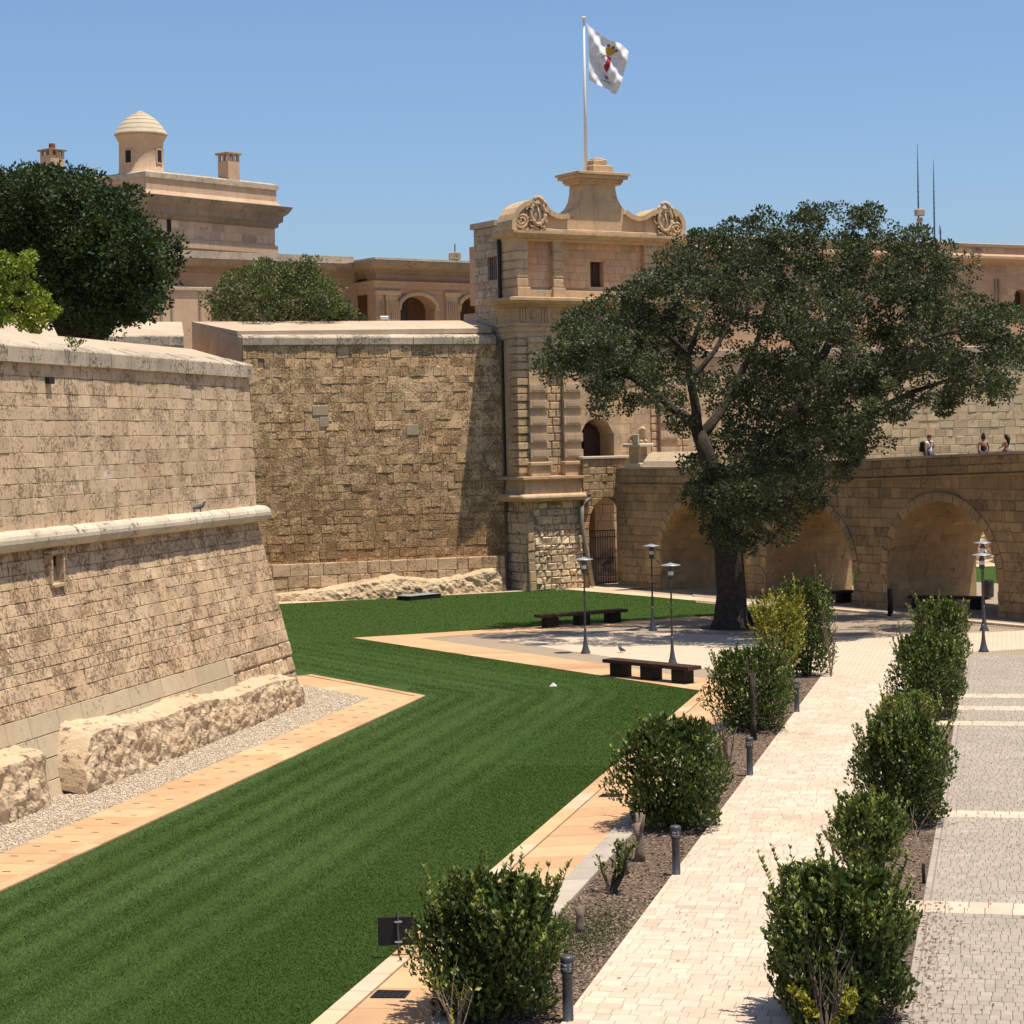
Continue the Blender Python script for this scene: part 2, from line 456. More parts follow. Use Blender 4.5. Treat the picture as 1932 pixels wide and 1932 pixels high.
MT['pvc'] = plain('weathered_pipe', (.27, .23, .19), .7, var=.2, scale=4)
MT['skin'] = plain('skin', (.36, .2, .135), .6, var=.08)
MT['hair'] = plain('dark_hair', (.016, .011, .009), .5, var=.2)
MT['shirt'] = plain('white_shirt', (.74, .74, .74), .9, var=.04)
MT['blackcloth'] = plain('black_cloth', (.016, .016, .02), .8, var=.1)
MT['rust'] = plain('rust_brown_cap', (.12, .035, .025), .8, var=.1)
MT['beige'] = plain('pale_cloth', (.55, .5, .44), .9, var=.05)
MT['denim'] = plain('denim', (.06, .08, .13), .9, var=.1)
L_BIG = leaf_mat('evergreen_oak_leaf', (.016, .023, .010), (.050, .066, .028), (.150, .170, .080), .12, .55, .25)
L_DARK = leaf_mat('dark_carob_leaf', (.009, .020, .006), (.024, .046, .013), (.075, .115, .032), .1, .55, .22)
L_BUSH = leaf_mat('laurel_leaf', (.016, .032, .007), (.058, .092, .020), (.27, .30, .06), .2, .42, .32)
L_OLIVE = leaf_mat('loose_shrub_leaf', (.03, .045, .012), (.075, .10, .025), (.18, .20, .06), .2, .55)
L_YEL = leaf_mat('yellow_leaf', (.05, .085, .012), (.24, .24, .025), (.46, .38, .04), .2, .45)
L_LIME = leaf_mat('lime_green_leaf', (.05, .10, .015), (.17, .24, .02), (.34, .38, .03), .25, .5)

# ================================================================== GROUND
def sheet(name, poly, z, mat, kind='structure', parent=None):
    tri = tessellate_polygon([[Vector((p[0], p[1], 0)) for p in poly]])
    o = mk(name, [(p[0], p[1], z) for p in poly], [tuple(t) for t in tri], mat, parent, kind=kind)
    import bmesh
    bm = bmesh.new(); bm.from_mesh(o.data)
    for f in bm.faces:
        f.normal_update()
        if f.normal.z < 0: f.normal_flip()
    bm.to_mesh(o.data); bm.free()
    return o
def pip(x, y, poly):
    ins = np.zeros(len(x), bool); n = len(poly); j = n-1
    for i in range(n):
        xi, yi = poly[i]; xj, yj = poly[j]
        c = ((yi > y) != (yj > y)) & (x < (xj-xi)*(y-yi)/((yj-yi) or 1e-9)+xi); ins ^= c; j = i
    return ins
sheet('ground', [(-900, -300), (900, -300), (900, 1500), (-900, 1500)], -0.05, MT['earth'])

# --- lawn with mowing bands that turn with the slab path, their sheen painted in
def mow_d(x, y):
    u, w_ = x+17.9, y-63.05
    return np.where(w_ < 0, u, np.where(w_ < u, np.hypot(u, w_), (u+w_)*.7071))
def mow_t(d): return np.where(d < 6, (.8*np.sin(d*2*np.pi/.8)+.5*np.sin(d*2*np.pi/2.3+1.2))*np.clip(1.2-d/6, 0, 1), -.25)
LAWN = [(-75, 10), (-9.45, 10), (-9.45, 64.9), (-26.1, 81.6), (-8.9, 94.6), (-23, 108.1), (-35.4, 98.9), (-75, 69.2)]
def lawn_mat():
    m, t, b = nodes('mown_grass'); p = posn(t)
    sx = N(t, 'ShaderNodeSeparateXYZ'); t.links.new(p, sx.inputs[0])
    d1 = math2(t, 'ADD', sx.outputs[0], 17.9)
    wy = math2(t, 'SUBTRACT', sx.outputs[1], 63.05)
    d2 = math2(t, 'MULTIPLY', math2(t, 'ADD', d1, wy), .7071)
    rr = math2(t, 'SQRT', math2(t, 'ADD', math2(t, 'MULTIPLY', d1, d1), math2(t, 'MULTIPLY', wy, wy)), None)
    def pick(cond, a, b): return math2(t, 'ADD', math2(t, 'MULTIPLY', cond, a), math2(t, 'MULTIPLY', math2(t, 'SUBTRACT', 1.0, cond), b))
    dd = pick(math2(t, 'LESS_THAN', wy, 0.0), d1, pick(math2(t, 'LESS_THAN', wy, d1), rr, d2))
    d = math2(t, 'ADD', dd, math2(t, 'MULTIPLY', math2(t, 'SUBTRACT', noise(t, p, .8, 3), .5), .35))
    s = math2(t, 'ADD', math2(t, 'MULTIPLY', math2(t, 'SINE', math2(t, 'MULTIPLY', d, 2*math.pi/.8), None), .5), math2(t, 'MULTIPLY', math2(t, 'SINE', math2(t, 'MULTIPLY_ADD', d, 2*math.pi/2.3), None), .5))
    s = math2(t, 'MULTIPLY', math2(t, 'MULTIPLY_ADD', s, .5), maprange(t, d, 0, 6, 1.0, 0.0))
    s.node.inputs[0].links[0].from_node.inputs[2].default_value = .5
    [setattr(n.inputs[2], 'default_value', 1.2) for n in t.nodes if n.type == 'MATH' and n.operation == 'MULTIPLY_ADD' and abs(n.inputs[1].default_value-2*math.pi/2.3) < 1e-4]
    c = mix(t, s, (.040, .080, .012), (.066, .115, .034))  # sheen of the mown bands put into the colour
    c = mix(t, maprange(t, noise(t, p, .35, 4), .45, .7, 0, .55), c, (.056, .088, .017))
    c = mix(t, maprange(t, noise(t, p, 9, 5, .7), .3, .7, 0, .5), c, (.026, .054, .009))
    t.links.new(c, b.inputs['Base Color']); b.inputs['Roughness'].default_value = .85; b.inputs['Specular IOR Level'].default_value = .12
    bump(t, b, noise(t, p, 22, 5, .75), .05)
    return m
MT['lawn'] = lawn_mat()
sheet('lawn', LAWN, 0.0, MT['lawn'])
sheet('lawn', [(-14, 106), (4, 88.5), (60, 60), (60, 140), (0, 150)], -0.01, MT['lawn'])
def blades():
    rng = np.random.default_rng(5)
    P = []
    for (x0, x1, y0, y1, dens) in ((-19, -9.4, 26, 36, 1150), (-19, -9.4, 36, 50, 800), (-19, -9.4, 50, 66, 480), (-29, -9.4, 66, 80, 240), (-36, -9, 80, 107, 110)):
        n = int((x1-x0)*(y1-y0)*dens)
        P.append(np.stack([rng.uniform(x0, x1, n), rng.uniform(y0, y1, n)], 1))
    P = np.concatenate(P); x, y = P[:, 0], P[:, 1]
    k = pip(x+rng.normal(0, .035, len(x)), y+rng.normal(0, .035, len(x)), LAWN) & ~((x < -17.88) & (x+y < 45.3)) & ~((x < -17.84+rng.normal(0, .03, len(x))) & (y < 62.9))
    P = P[k]; x, y = P[:, 0], P[:, 1]; n = len(P)
    d = mow_d(x, y); s = mow_t(d+rng.normal(0, .12, n))
    far = np.where(y < 63.05, 0, 1)
    D = np.stack([np.where(far, -.7071, 0.), np.where(far, .7071, 1.)], 1)*np.sign(s)[:, None]
    D *= .028; D += rng.normal(0, .022, (n, 2))
    h = rng.uniform(.014, .032, n)*(1+.008*(y-27)); wd = rng.uniform(.007, .012, n)*(1+.006*(y-27))
    an = rng.uniform(0, np.pi, n); W = np.stack([np.cos(an), np.sin(an)], 1)*wd[:, None]
    V = np.zeros((n, 3, 3)); V[:, 0, :2] = P-W; V[:, 1, :2] = P+W; V[:, 2, :2] = P+D; V[:, :2, 2] = -.004; V[:, 2, 2] = h
    tone = np.clip(.38+.15*s+rng.normal(0, .09, n)+.10*np.sin(x*.9+1)*np.sin(y*.53)+.06*np.sin(x*2.7)*np.sin(y*1.9)+.22*np.exp(-((x+15.2)/1.8)**2-((y-37.5)/2.6)**2), 0, 1)  # blade tone carries the painted band sheen, plus random and dry patches
    mknp('grass', V.reshape(-1, 3), np.arange(n*3).reshape(-1, 3), leaf_mat('grass_blade', (.034, .070, .010), (.066, .115, .025), (.14, .18, .075), .2, .65, .15),
         tone=np.repeat(tone, 3), kind='stuff')
blades()

# --- the slab path along the bastion (gravel behind it)
GR = [(-24.5, 10), (-19.5, 10), (-19.5, 62.45), (-22.7, 65.6), (-24.6, 67.5)]
gs = sheet('gravel_strip', GR, 0.012, MT['gravel'])
def pebbles(name, poly, n, box, smin, smax, mat, z=.01, flat=.7, seed=3, parent=None):
    rng = np.random.default_rng(seed)
    x = rng.uniform(box[0], box[1], n); y = box[2]+(box[3]-box[2])*rng.uniform(0, 1, n)**1.35
    k = pip(x, y, poly); x, y = x[k], y[k]; n = len(x)
    s = rng.uniform(smin, smax, n)
    o = np.array([(1,0,0),(0,1,0),(-1,0,0),(0,-1,0),(0,0,1),(0,0,-1)], float)
    an = rng.uniform(0, 6.28, n); C, S = np.cos(an), np.sin(an)
    sc = rng.uniform(.6, 1.3, (n, 6, 1))
    v = o[None]*sc*s[:, None, None]; vx = v[..., 0]*1.25; vy = v[..., 1]*.85
    V = np.stack([vx*C[:, None]-vy*S[:, None]+x[:, None], vx*S[:, None]+vy*C[:, None]+y[:, None], v[..., 2]*flat+z+s[:, None]*.3], -1)
    f = np.array([(0,1,4),(1,2,4),(2,3,4),(3,0,4),(1,0,5),(2,1,5),(3,2,5),(0,3,5)])
    F = (f[None]+6*np.arange(n)[:, None, None]).reshape(-1, 3)
    return mknp(name, V.reshape(-1, 3), F, mat, parent, tone=np.repeat(rng.normal(0, .12, n), 6), kind='stuff')
pebbles('gravel', GR, 42000, (-22.6, -19.5, 33, 66), .015, .04, MT['gravel'])

Q = math.sqrt(.5)
def slab_run(parent, name, quads, mat, z0=.012, z1=.03, ch=.010, tj=.085, seed=1):
    R = random.Random(seed)
    for q in quads:
        c = [Vector((p[0], p[1], z1)) for p in q]
        ctr = sum(c, Vector())/4
        ins = [p+(ctr-p).normalized()*ch for p in c]
        V = [Vector((p.x, p.y, z0-.01)) for p in c]+[Vector((p.x, p.y, z1-.008)) for p in c]+[p+Vector((0, 0, R.uniform(-.002, .002))) for p in ins]
        F = [(8, 9, 10, 11)]
        for k in range(2):
            for j in range(4):
                a, b = k*4+j, k*4+(j+1) % 4; F.append((a, b, b+4, a+4))
        fix_normals(mk(name, V, F, mat, parent, tone=R.gauss(0, tj)))
def lerp2(a, b, t): return (a[0]+(b[0]-a[0])*t, a[1]+(b[1]-a[1])*t)
def strip_quads(A0, A1, B0, B1, n, g=.016):
    """n slabs between the long edges A0-A1 and B0-B1"""
    L = math.hypot(A1[0]-A0[0], A1[1]-A0[1]); e = g/L; out = []
    for k in range(n):
        a, b = k/n+e, (k+1)/n-e
        out.append((lerp2(A0, A1, a), lerp2(A0, A1, b), lerp2(B0, B1, b), lerp2(B0, B1, a)))
    return out
# outer corner (-17.85,63.0); inner corner (-19.5,62.4)
lp = sheet('slab_path', [(-19.5, 20), (-17.85, 20), (-17.85, 63.0), (-23.75, 68.75), (-24.7, 67.5), (-19.5, 62.4)], .008, MT['joint_dark'])
slab_run(lp, 'slab', strip_quads((-18.15, 31), (-18.15, 62.85), (-19.48, 31), (-19.48, 62.4), 32), MT['path'], seed=2)
slab_run(lp, 'kerb', strip_quads((-17.86, 31), (-17.86, 63.0), (-18.14, 31), (-18.14, 62.88), 32), MT['path'], z1=.045, seed=3)
slab_run(lp, 'slab', strip_quads((-18.16, 62.88), (-23.6, 68.25), (-19.5, 62.42), (-24.6, 67.45), 8), MT['path'], seed=4)
slab_run(lp, 'kerb', strip_quads((-17.86, 63.02), (-23.5, 68.55), (-18.15, 62.9), (-23.6, 68.28), 8), MT['path'], z1=.045, seed=5)
m = MB()
for k in range(32):
    y = 31.5+k*(62.6-31)/32
    for x in (-18.55, -19.1): m.box((x, y+(.22 if x < -18.8 else -.2), .0315), (.16, .05, .004))
m.build('drain_slot', MT['dark'], lp, kind='stuff')

# --- orange path along the planting bed, bordered by a kerb
op = sheet('orange_path', [(-9.45, 15), (-7.45, 15), (-7.45, 67.2), (-9.45, 65.2)], .008, MT['joint_dark'])
slab_run(op, 'slab', strip_quads((-7.95, 25), (-7.95, 66.4), (-9.1, 25), (-9.1, 65.2), 38), MT['path'], seed=6)
R = random.Random(4)
for k, q in enumerate(strip_quads((-9.12, 25), (-9.12, 65.1), (-9.45, 25), (-9.45, 64.8), 40)):
    slab_run(op, 'kerb', [q], MT['kerb_cream'] if R.random() < .45 else MT['path'], z1=.045, seed=10+k)
slab_run(op, 'kerb', strip_quads((-7.46, 25), (-7.46, 66.8), (-7.93, 25), (-7.93, 66.3), 42), MT['kerb'], z1=.06, seed=7)

# --- border of the plaza towards the lawn
T0 = (-26.1, 81.55); TE = (-9.45, 64.9)
TI = (-23.3, 81.5); TEi = (-7.7, 66.0)
UP = (-8.9, 94.6); UPi = (-8.3, 93.6)
pb = sheet('plaza_border', [T0, TE, TEi, TI, UPi, UP], .008, MT['joint'])
slab_run(pb, 'slab', strip_quads(T0, TE, TI, TEi, 24), MT['path'], seed=8)
slab_run(pb, 'slab', strip_quads(T0, UP, TI, UPi, 22), MT['path'], seed=9)

# --- plaza: grey setts with a cream field
def sett_mat(name, c1, c2, mortar, sx, sy, rot=0.0):
    m, t, b = nodes(name); p = posn(t)
    mp = N(t, 'ShaderNodeMapping'); mp.inputs['Rotation'].default_value = (0, 0, rot); t.links.new(p, mp.inputs[0])
    br = N(t, 'ShaderNodeTexBrick'); t.links.new(mp.outputs[0], br.inputs[0])
    for k, v in ((1, c1), (2, c2), (3, mortar)): br.inputs[k].default_value = (*v, 1)
    br.inputs['Scale'].default_value = 1; br.inputs['Brick Width'].default_value = sx; br.inputs['Row Height'].default_value = sy
    br.inputs['Mortar Size'].default_value = .012; br.inputs['Bias'].default_value = 0
    c = mix(t, maprange(t, noise(t, p, .6, 5, .6), .35, .7, 0, .4), br.outputs[0], tuple(x*.78 for x in c1))
    t.links.new(c, b.inputs['Base Color']); b.inputs['Roughness'].default_value = .95; b.inputs['Specular IOR Level'].default_value = .05
    h = math2(t, 'SUBTRACT', noise(t, p, 14, 4), math2(t, 'MULTIPLY', br.outputs['Fac'], 1.0)); bump(t, b, h, .015)
    return m
MT['setts_grey'] = sett_mat('grey_setts', (.38, .30, .22), (.345, .27, .195), (.23, .18, .13), .22, .12)
MT['setts_cream'] = sett_mat('cream_setts', (.58, .47, .35), (.54, .42, .31), (.36, .28, .2), .34, .28)
sheet('plaza_paving', [TI, (-7.9, 66.1), (-7.9, 69.3), (-1.55, 69.3), (-1.55, 60), (60, 60), (60, 68), (4, 86.5), (-16, 107), (-14.6, 99.3), UPi], .004, MT['setts_grey'])
sheet('plaza_cream_field', [(-19.8, 80.8), (-11.3, 71.6), (-6.1, 69.32), (-2.9, 69.32), (-1.9, 76.4), (9, 83.4), (14, 86), (14, 92), (-1.2, 84.2), (-8, 82), (-15.5, 84.6)], .010, MT['setts_cream'])
sheet('tree_pit', [(-10.6+2.0*math.cos(a), 86.6+1.7*math.sin(a)) for a in [2*math.pi*k/18 for k in range(18)]], .016, MT['mulch'])
# kerb towards the bridge and the strip in front of it
kb = sheet('bridge_pavement', [(-14.5, 102.9), (-15.8, 101.7), (30, 56), (33, 57.4)], .014, MT['setts_grey'])
slab_run(kb, 'kerb', strip_quads((-8, 95.1), (12, 75.1), (-8.3, 94.8), (11.7, 74.8), 26), MT['cream'], z1=.12, seed=12)

# --- back paths at the foot of the curtain wall and the bridge
A_, B_, C_ = (-60, 80.7), (-23, 108.1), (-8.9, 94.6)
bp = sheet('back_path', [A_, B_, (-12, 97.6), (-11, 98.7), (-23.0, 110.1), (-60.9, 82)], .008, MT['coptop'])
slab_run(bp, 'slab', strip_quads((-45, 91.8), B_, (-45.9, 93.0), (-23.0, 109.6), 24), MT['kerb_cream'], seed=13)
slab_run(bp, 'slab', strip_quads(B_, (-12, 97.6), (-22.98, 109.5), (-11.1, 98.6), 14), MT['kerb_cream'], seed=14)
sheet('back_gravel', [(-60.9, 82.02), (-23.0, 110.12), (-20.2, 107.6), (-14, 113), (-34, 125), (-70, 95)], .002, MT['gravel'])

# --- cream footpath of irregular pavers
fp = sheet('footpath', [(-6.08, 15), (-2.9, 15), (-2.9, 69.32), (-6.08, 69.32)], .012, MT['joint'])
ms = Masonry(11)
fs = lambda u, v: (Vector((u, v, 0.016)), Vector((0, 0, 1)))
ms.wall(fs, rows_of(26.5, 69.3, .29, .16, 5), lambda v: (-6.08, -2.9), .17, .40, gap=.0036, proud=.018, pj=.0025, depth=.02, cham=.006, rough=.002, tone=.06)
ms.finish('paver', 'paver_field', MT['cream'], fp)
# --- grey paver road with cream bands
gp = sheet('paved_road', [(-1.55, 10), (60, 10), (60, 76), (-1.55, 76.2)], .006, MT['setts_grey'])
sheet('road_bedding', [(-1.55, 10), (1.12, 10), (1.12, 75.5), (-1.55, 75.5)], .0105, MT['joint_grey'])
BANDS = [(35.22, 36.09), (43.99, 44.72), (57.64, 58.47), (60.78, 61.71), (63.65, 64.54)]
ms = Masonry(12); mb2 = Masonry(13)
ys = [26.5]
for a, b in BANDS: ys += [a, b]
ys += [75.5]
for i in range(0, len(ys), 2):
    ms.wall(fs, rows_of(ys[i], ys[i+1], .235, .1, 20+i), lambda v: (-1.42, 1.1), .11, .19, gap=.0045, proud=.016, pj=.003, depth=.02, cham=.006, rough=.002, tone=.05)
    ms.wall(fs, rows_of(ys[i], ys[i+1], .5, .1, 40+i), lambda v: (-1.55, -1.43), .1, .2, gap=.006, proud=.024, pj=.002, depth=.02, cham=.008, rough=.003, tone=.05)
for a, b in BANDS:
    mb2.wall(fs, [a, (a+b)/2, b], lambda v: (-2.9, 1.1), .28, .5, gap=.006, proud=.02, pj=.002, depth=.02, cham=.008, rough=.002, tone=.05)
ms.finish('paver', 'paver_field', MT['grey'], gp)
mb2.finish('band_paver', 'band_field', MT['cream'], gp)

# --- planting beds
BED = [[(-7.45, 15), (-6.08, 15), (-6.08, 69.3), (-7.45, 69.3)], [(-2.9, 15), (-1.55, 15), (-1.55, 73), (-2.9, 73)]]
for i, b in enumerate(BED):
    sheet('planting_bed', b, .009, MT['mulch'])
def chips(poly, n, box, seed):
    rng = np.random.default_rng(seed)
    x = rng.uniform(box[0], box[1], n); y = box[2]+(box[3]-box[2])*rng.uniform(0, 1, n)**1.6
    an = rng.uniform(0, 6.28, n); l = rng.uniform(.014, .034, n); ww = l*rng.uniform(.25, .5, n)
    C, S = np.cos(an), np.sin(an); z = rng.uniform(.012, .03, n); t1 = rng.normal(0, .006, n); t2 = rng.normal(0, .006, n)
    V = np.zeros((n, 4, 3))
    for k, (a, b) in enumerate(((-1, -1), (1, -1), (1, 1), (-1, 1))):
        V[:, k, 0] = x+a*l*C-b*ww*S; V[:, k, 1] = y+a*l*S+b*ww*C; V[:, k, 2] = np.maximum(z+a*t1+b*t2, .011)
    mknp('wood_chips', V.reshape(-1, 3), np.arange(n*4).reshape(-1, 4), MT['chip'], tone=np.repeat(rng.normal(0, .2, n), 4), kind='stuff')
chips(BED[0], 16000, (-7.43, -6.1, 26, 68), 1); chips(BED[1], 12000, (-2.88, -1.57, 26, 60), 2)
def weeds():
    rng = np.random.default_rng(9); n = 4000
    x = rng.normal(-6.75, .32, n); y = rng.normal(33.0, 1.1, n); k = (x > -7.4) & (x < -6.12); x, y = x[k], y[k]; n = len(x)
    an = rng.uniform(0, 6.28, n); wd = rng.uniform(.006, .012, n); h = rng.uniform(.02, .07, n)
    V = np.zeros((n, 3, 3)); V[:, 0] = np.stack([x-wd*np.cos(an), y-wd*np.sin(an), np.full(n, .01)], 1); V[:, 1] = np.stack([x+wd*np.cos(an), y+wd*np.sin(an), np.full(n, .01)], 1)
    V[:, 2] = np.stack([x+rng.normal(0, .03, n), y+rng.normal(0, .03, n), h+.01], 1)
    mknp('weed_patch', V.reshape(-1, 3), np.arange(n*3).reshape(-1, 3), leaf_mat('weed_blade', (.03, .05, .012), (.06, .085, .025), (.13, .13, .06), .2, .6, .2), tone=np.repeat(rng.uniform(0, 1, n), 3), kind='stuff')
weeds()
def litter():
    rng = np.random.default_rng(31); n = 900
    x = np.concatenate([-1.5+np.abs(rng.normal(0, .35, 520)), rng.normal(-3.0, .25, 180), rng.uniform(-6, .8, 200)]); y = np.concatenate([rng.uniform(27, 36, 400), rng.uniform(40, 62, 120), rng.uniform(27, 60, 180), rng.uniform(27, 62, 200)])
    an = rng.uniform(0, 6.28, n); l = rng.uniform(.02, .05, n); ww = l*.4; C, S = np.cos(an), np.sin(an)
    V = np.zeros((n, 4, 3))
    for k, (a, b) in enumerate(((-1, 0), (0, -1), (1, 0), (0, 1))):
        V[:, k, 0] = x+a*l*C-b*ww*S; V[:, k, 1] = y+a*l*S+b*ww*C; V[:, k, 2] = .046+(.012 if k % 2 else 0)*rng.uniform(0, 1, n)
    mknp('leaf_litter', V.reshape(-1, 3), np.arange(n*4).reshape(-1, 4), plain('dry_fallen_leaf', (.17, .085, .045), .9, var=.4), tone=np.repeat(rng.normal(0, .3, n), 4), kind='stuff')
litter()

# ================================================================== LEFT BASTION
WX, WY = -22.6, 61.2                           # wall line at the cordon, corner
BAT = 1.23/5.6
bas = thing('bastion', 'pale sloping stone bastion with a rounded cordon, nearest wall at the left', 'bastion', (WX, 50, 0))
def bpath(y0=8, ret=20): return [(WX, y0), (WX, WY), (WX-ret*Q, WY+ret*Q)]
sweep('wall_core', [(1.17, -.3), (1.17, 0), (-.06, 5.6), (-.22, 10.05), (-5, 10.05), (-5, -.3)], bpath(), MT['mortar'], bas)
lowS = flat_surf((WX+1.23, 0, 0), (0, 1, 0), (-BAT, 0, 1))
upS = flat_surf((WX, 0, 5.6), (0, 1, 0), (-.04, 0, 1))
cy = lambda z: WY+.414*max(0, 1.23-BAT*z)
slot = lambda v: (46.35, 46.95) if 4.75 < v < 5.45 else None
ms = Masonry(21)
ms.wall(upS, rows_of(.1, 4.5, .36, .14, 1), lambda v: (36, WY-.02), .3, .85, gap=.005, pj=.006, depth=.05, cham=.010, rough=.010, tone=.06)
up_items = ms
ms2 = Masonry(22)
ms2.wall(lowS, rows_of(1.9, 5.65, .31, .2, 2), lambda v: (36, cy(v)-.02), .22, .7, holes=[slot], gap=.0055, pj=.008, depth=.05, cham=.012, rough=.014, tone=.08)
ms2.wall(lowS, rows_of(-.1, 1.9, .5, .12, 6), lambda v: (56.5, cy(v)-.02), .5, 1.2, gap=.013, pj=.03, depth=.05, cham=.05, rough=.03, tone=.1)
ms3 = Masonry(23)
ms3.wall(lowS, rows_of(-.1, 1.9, .5, .08, 4), lambda v: (36, 56.5), .8, 1.7, gap=.008, pj=.006, depth=.05, cham=.012, rough=.006, tone=.05)
for msx, cap, mt in ((ms, 150, 'bastion'), (ms2, 130, 'bastion_low'), (ms3, 20, 'repair')):
    msx.finish('stone', 'stone_facing', MT[mt], bas, cap)
# cordon, coping and the sloping parapet top
ROLLP = [(.12+.27*math.cos(a), 5.86+.25*math.sin(a)) for a in [math.radians(x) for x in range(-110, 111, 20)]]+[(-.1, 6.06), (-.1, 5.64)]
def run_pieces(name, prof, y0, y1, ln, mat, parent, seed, corner=True, jit=.15, smooth=False):
    R = random.Random(seed); y = y0
    while y < y1-.01:
        e = min(y+ln*R.uniform(1-jit, 1+jit), y1)
        if y1-e < ln*.4: e = y1
        j = R.uniform(-.012, .012)
        p = [(o+j, z+R.uniform(-.006, .006)) for o, z in prof]
        if e >= y1 and corner: sweep(name, p, [(WX, y+.006), (WX, WY), (WX-1.6, WY+1.6)], mat, parent, tone=R.gauss(0, .06))
        else: sweep(name, p, [(WX, y+.006), (WX, e-.006)], mat, parent, tone=R.gauss(0, .06))
        y = e
run_pieces('cordon_stone', ROLLP, 36, WY, 1.15, MT['cordon'], bas, 3)
run_pieces('coping_stone', [(-.06, 10.06), (-.06, 10.42), (-.09, 10.46), (-.75, 10.66), (-.75, 10.06)], 36, WY, 1.5, MT['coping'], bas, 4)
sweep('coping', [(-.06, 10.06), (-.06, 10.42), (-.09, 10.46), (-.75, 10.66), (-.75, 10.06)], [(WX-1.62, WY+1.62), (WX-12, WY+12)], MT['coping'], bas)
sweep('parapet_top', [(-.74, 9.9), (-.74, 10.64), (-1.75, 10.97), (-1.9, 10.95), (-1.9, 9.5)], bpath(), MT['coptop'], bas)
# niche with a stone frame below the cordon, and a drain hole under the coping
yb, zb = 46.65, 5.1
xb = WX+1.23-BAT*zb
n0 = MB().box((xb-.12, yb, zb), (.1, .56, .66)).build('niche', MT['dark'], bas)
for dy in (-.33, .33): MB().box((xb+.05, yb+dy, zb), (.2, .09, .72), bev=.02).build('niche_frame', MT['bastion_low'], bas)
MB().box((xb+.06, yb, zb-.4), (.28, .7, .1), bev=.02).build('niche_sill', MT['bastion_low'], bas)
MB().box((xb+.04, yb, zb+.4), (.22, .7, .1), bev=.02).build('niche_lintel', MT['bastion_low'], bas)
p = PL(93, 718, 1, 0, WX-.12); MB().box((p.x+.02, p.y, p.z), (.1, .3, .16)).build('drain_hole', MT['dark'], bas)

def fbm(p, oct=4): return mnoise.fractal(p, .9, 2.1, oct)
def rock(name, line, nu, nv, amp, mat, label_kind='structure', seed=0.0, parent=None, out=(1, 0)):
    """line(u) -> (x, y, height, depth); u in 0..1; the profile bulges along 'out'"""
    V = []; F = []; ox, oy = out
    for i in range(nu+1):
        u = i/nu; x, y, h, d = line(u)
        e = min(1.0, u/.04, (1-u)/.04); h *= .15+.85*e**.5
        for j in range(nv+1):
            v = j/nv
            if v < .3: o, z = -.5+(d+.5)*(v/.3)*.9, h*(1.16-.5*v)
            else:
                t = (v-.3)/.7; o, z = d*(.92+.16*math.sin(t*2.0)+.10*t), h*(1-t)
            P = Vector((x+ox*o, y+oy*o, z)); q = P*1.3+Vector((seed, seed*2, 0))
            c = mnoise.voronoi(P*1.7+Vector((seed, 0, 0)))[0]
            dsp = fbm(q)*amp+(c[1]-c[0])*amp*.8-.3*amp+fbm(P*3.7)*amp*.55
            k = min(1, max(0, v-.18)*4+.12)
            V.append((P.x+ox*dsp*k, P.y+oy*dsp*k, max(-.05, P.z+dsp*.5*(1 if v < .95 else 0))))
    m = nv+1
    for i in range(nu):
        for j in range(nv): F.append((i*m+j, (i+1)*m+j, (i+1)*m+j+1, i*m+j+1))
    F.append(tuple(range(m))); F.append(tuple(nu*m+j for j in reversed(range(m))))
    o = fix_normals(mk(name, V, F, mat, parent))
    if parent is None: o['kind'] = label_kind
    return o
def l1(u):
    y = 44.6+u*(60.9-44.6); h = 1.35-.42*u+.06*math.sin(u*17)
    return (WX+1.23-.1, y, h, .62-.25*u)
rock('rock_outcrop', l1, 260, 34, .10, MT['rock'], seed=1.3)
rock('rock_outcrop', lambda u: (WX+1.13, 37+u*6.2, 1.25, .5), 90, 28, .10, MT['rock'], seed=5.1)

# ================================================================== CURTAIN WALL
CA = math.radians(33); CU = Vector((math.cos(CA), math.sin(CA), 0)); CN = Vector((math.sin(CA), -math.cos(CA), 0))
CO = Vector((-31.015, 105.563, 0))+CN*.75
def CP(s, d, z): return CO+CU*s+CN*d+Vector((0, 0, z))           # s along, d out of the wall
def CS(px, py, d=0.0):
    k = CN.x*CO.x+CN.y*CO.y+d; p = PL(px, py, CN.x, CN.y, k); return ((p-CO).dot(CU), p.z)
cur = thing('curtain_wall', 'tall pitted brown curtain wall in the middle, between the bastion and the gate', 'rampart', CP(0, 0, 0))
LEAN = .012
frC = lambda a, b, t: CP(a, -t-LEAN*b, b)
plate('wall_core', frC, [(-26, -.3), (5.6, -.3), (5.6, 13.0), (-8.4, 13.0), (-8.4, 11.3), (-11.5, 11.3), (-11.5, 13.0), (-26, 13.0)], [], .05, 2.2, MT['mortar_dark'], cur)
curS = flat_surf(CO, CU, Vector((0, 0, 1))-CN*LEAN)
spout = lambda v: (-7.62, -7.3) if 11.95 < v < 12.35 else None
ms = Masonry(31)
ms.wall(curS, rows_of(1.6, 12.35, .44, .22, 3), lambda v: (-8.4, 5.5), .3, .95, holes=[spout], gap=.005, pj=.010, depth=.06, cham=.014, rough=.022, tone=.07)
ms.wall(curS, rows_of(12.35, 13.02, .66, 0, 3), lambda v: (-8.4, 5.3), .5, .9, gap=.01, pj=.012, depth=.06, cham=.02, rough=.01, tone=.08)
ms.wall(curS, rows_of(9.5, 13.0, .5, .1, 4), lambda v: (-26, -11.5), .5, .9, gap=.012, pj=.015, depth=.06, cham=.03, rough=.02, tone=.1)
ms.finish('stone', 'stone_facing', MT['curtain'], cur, 280)
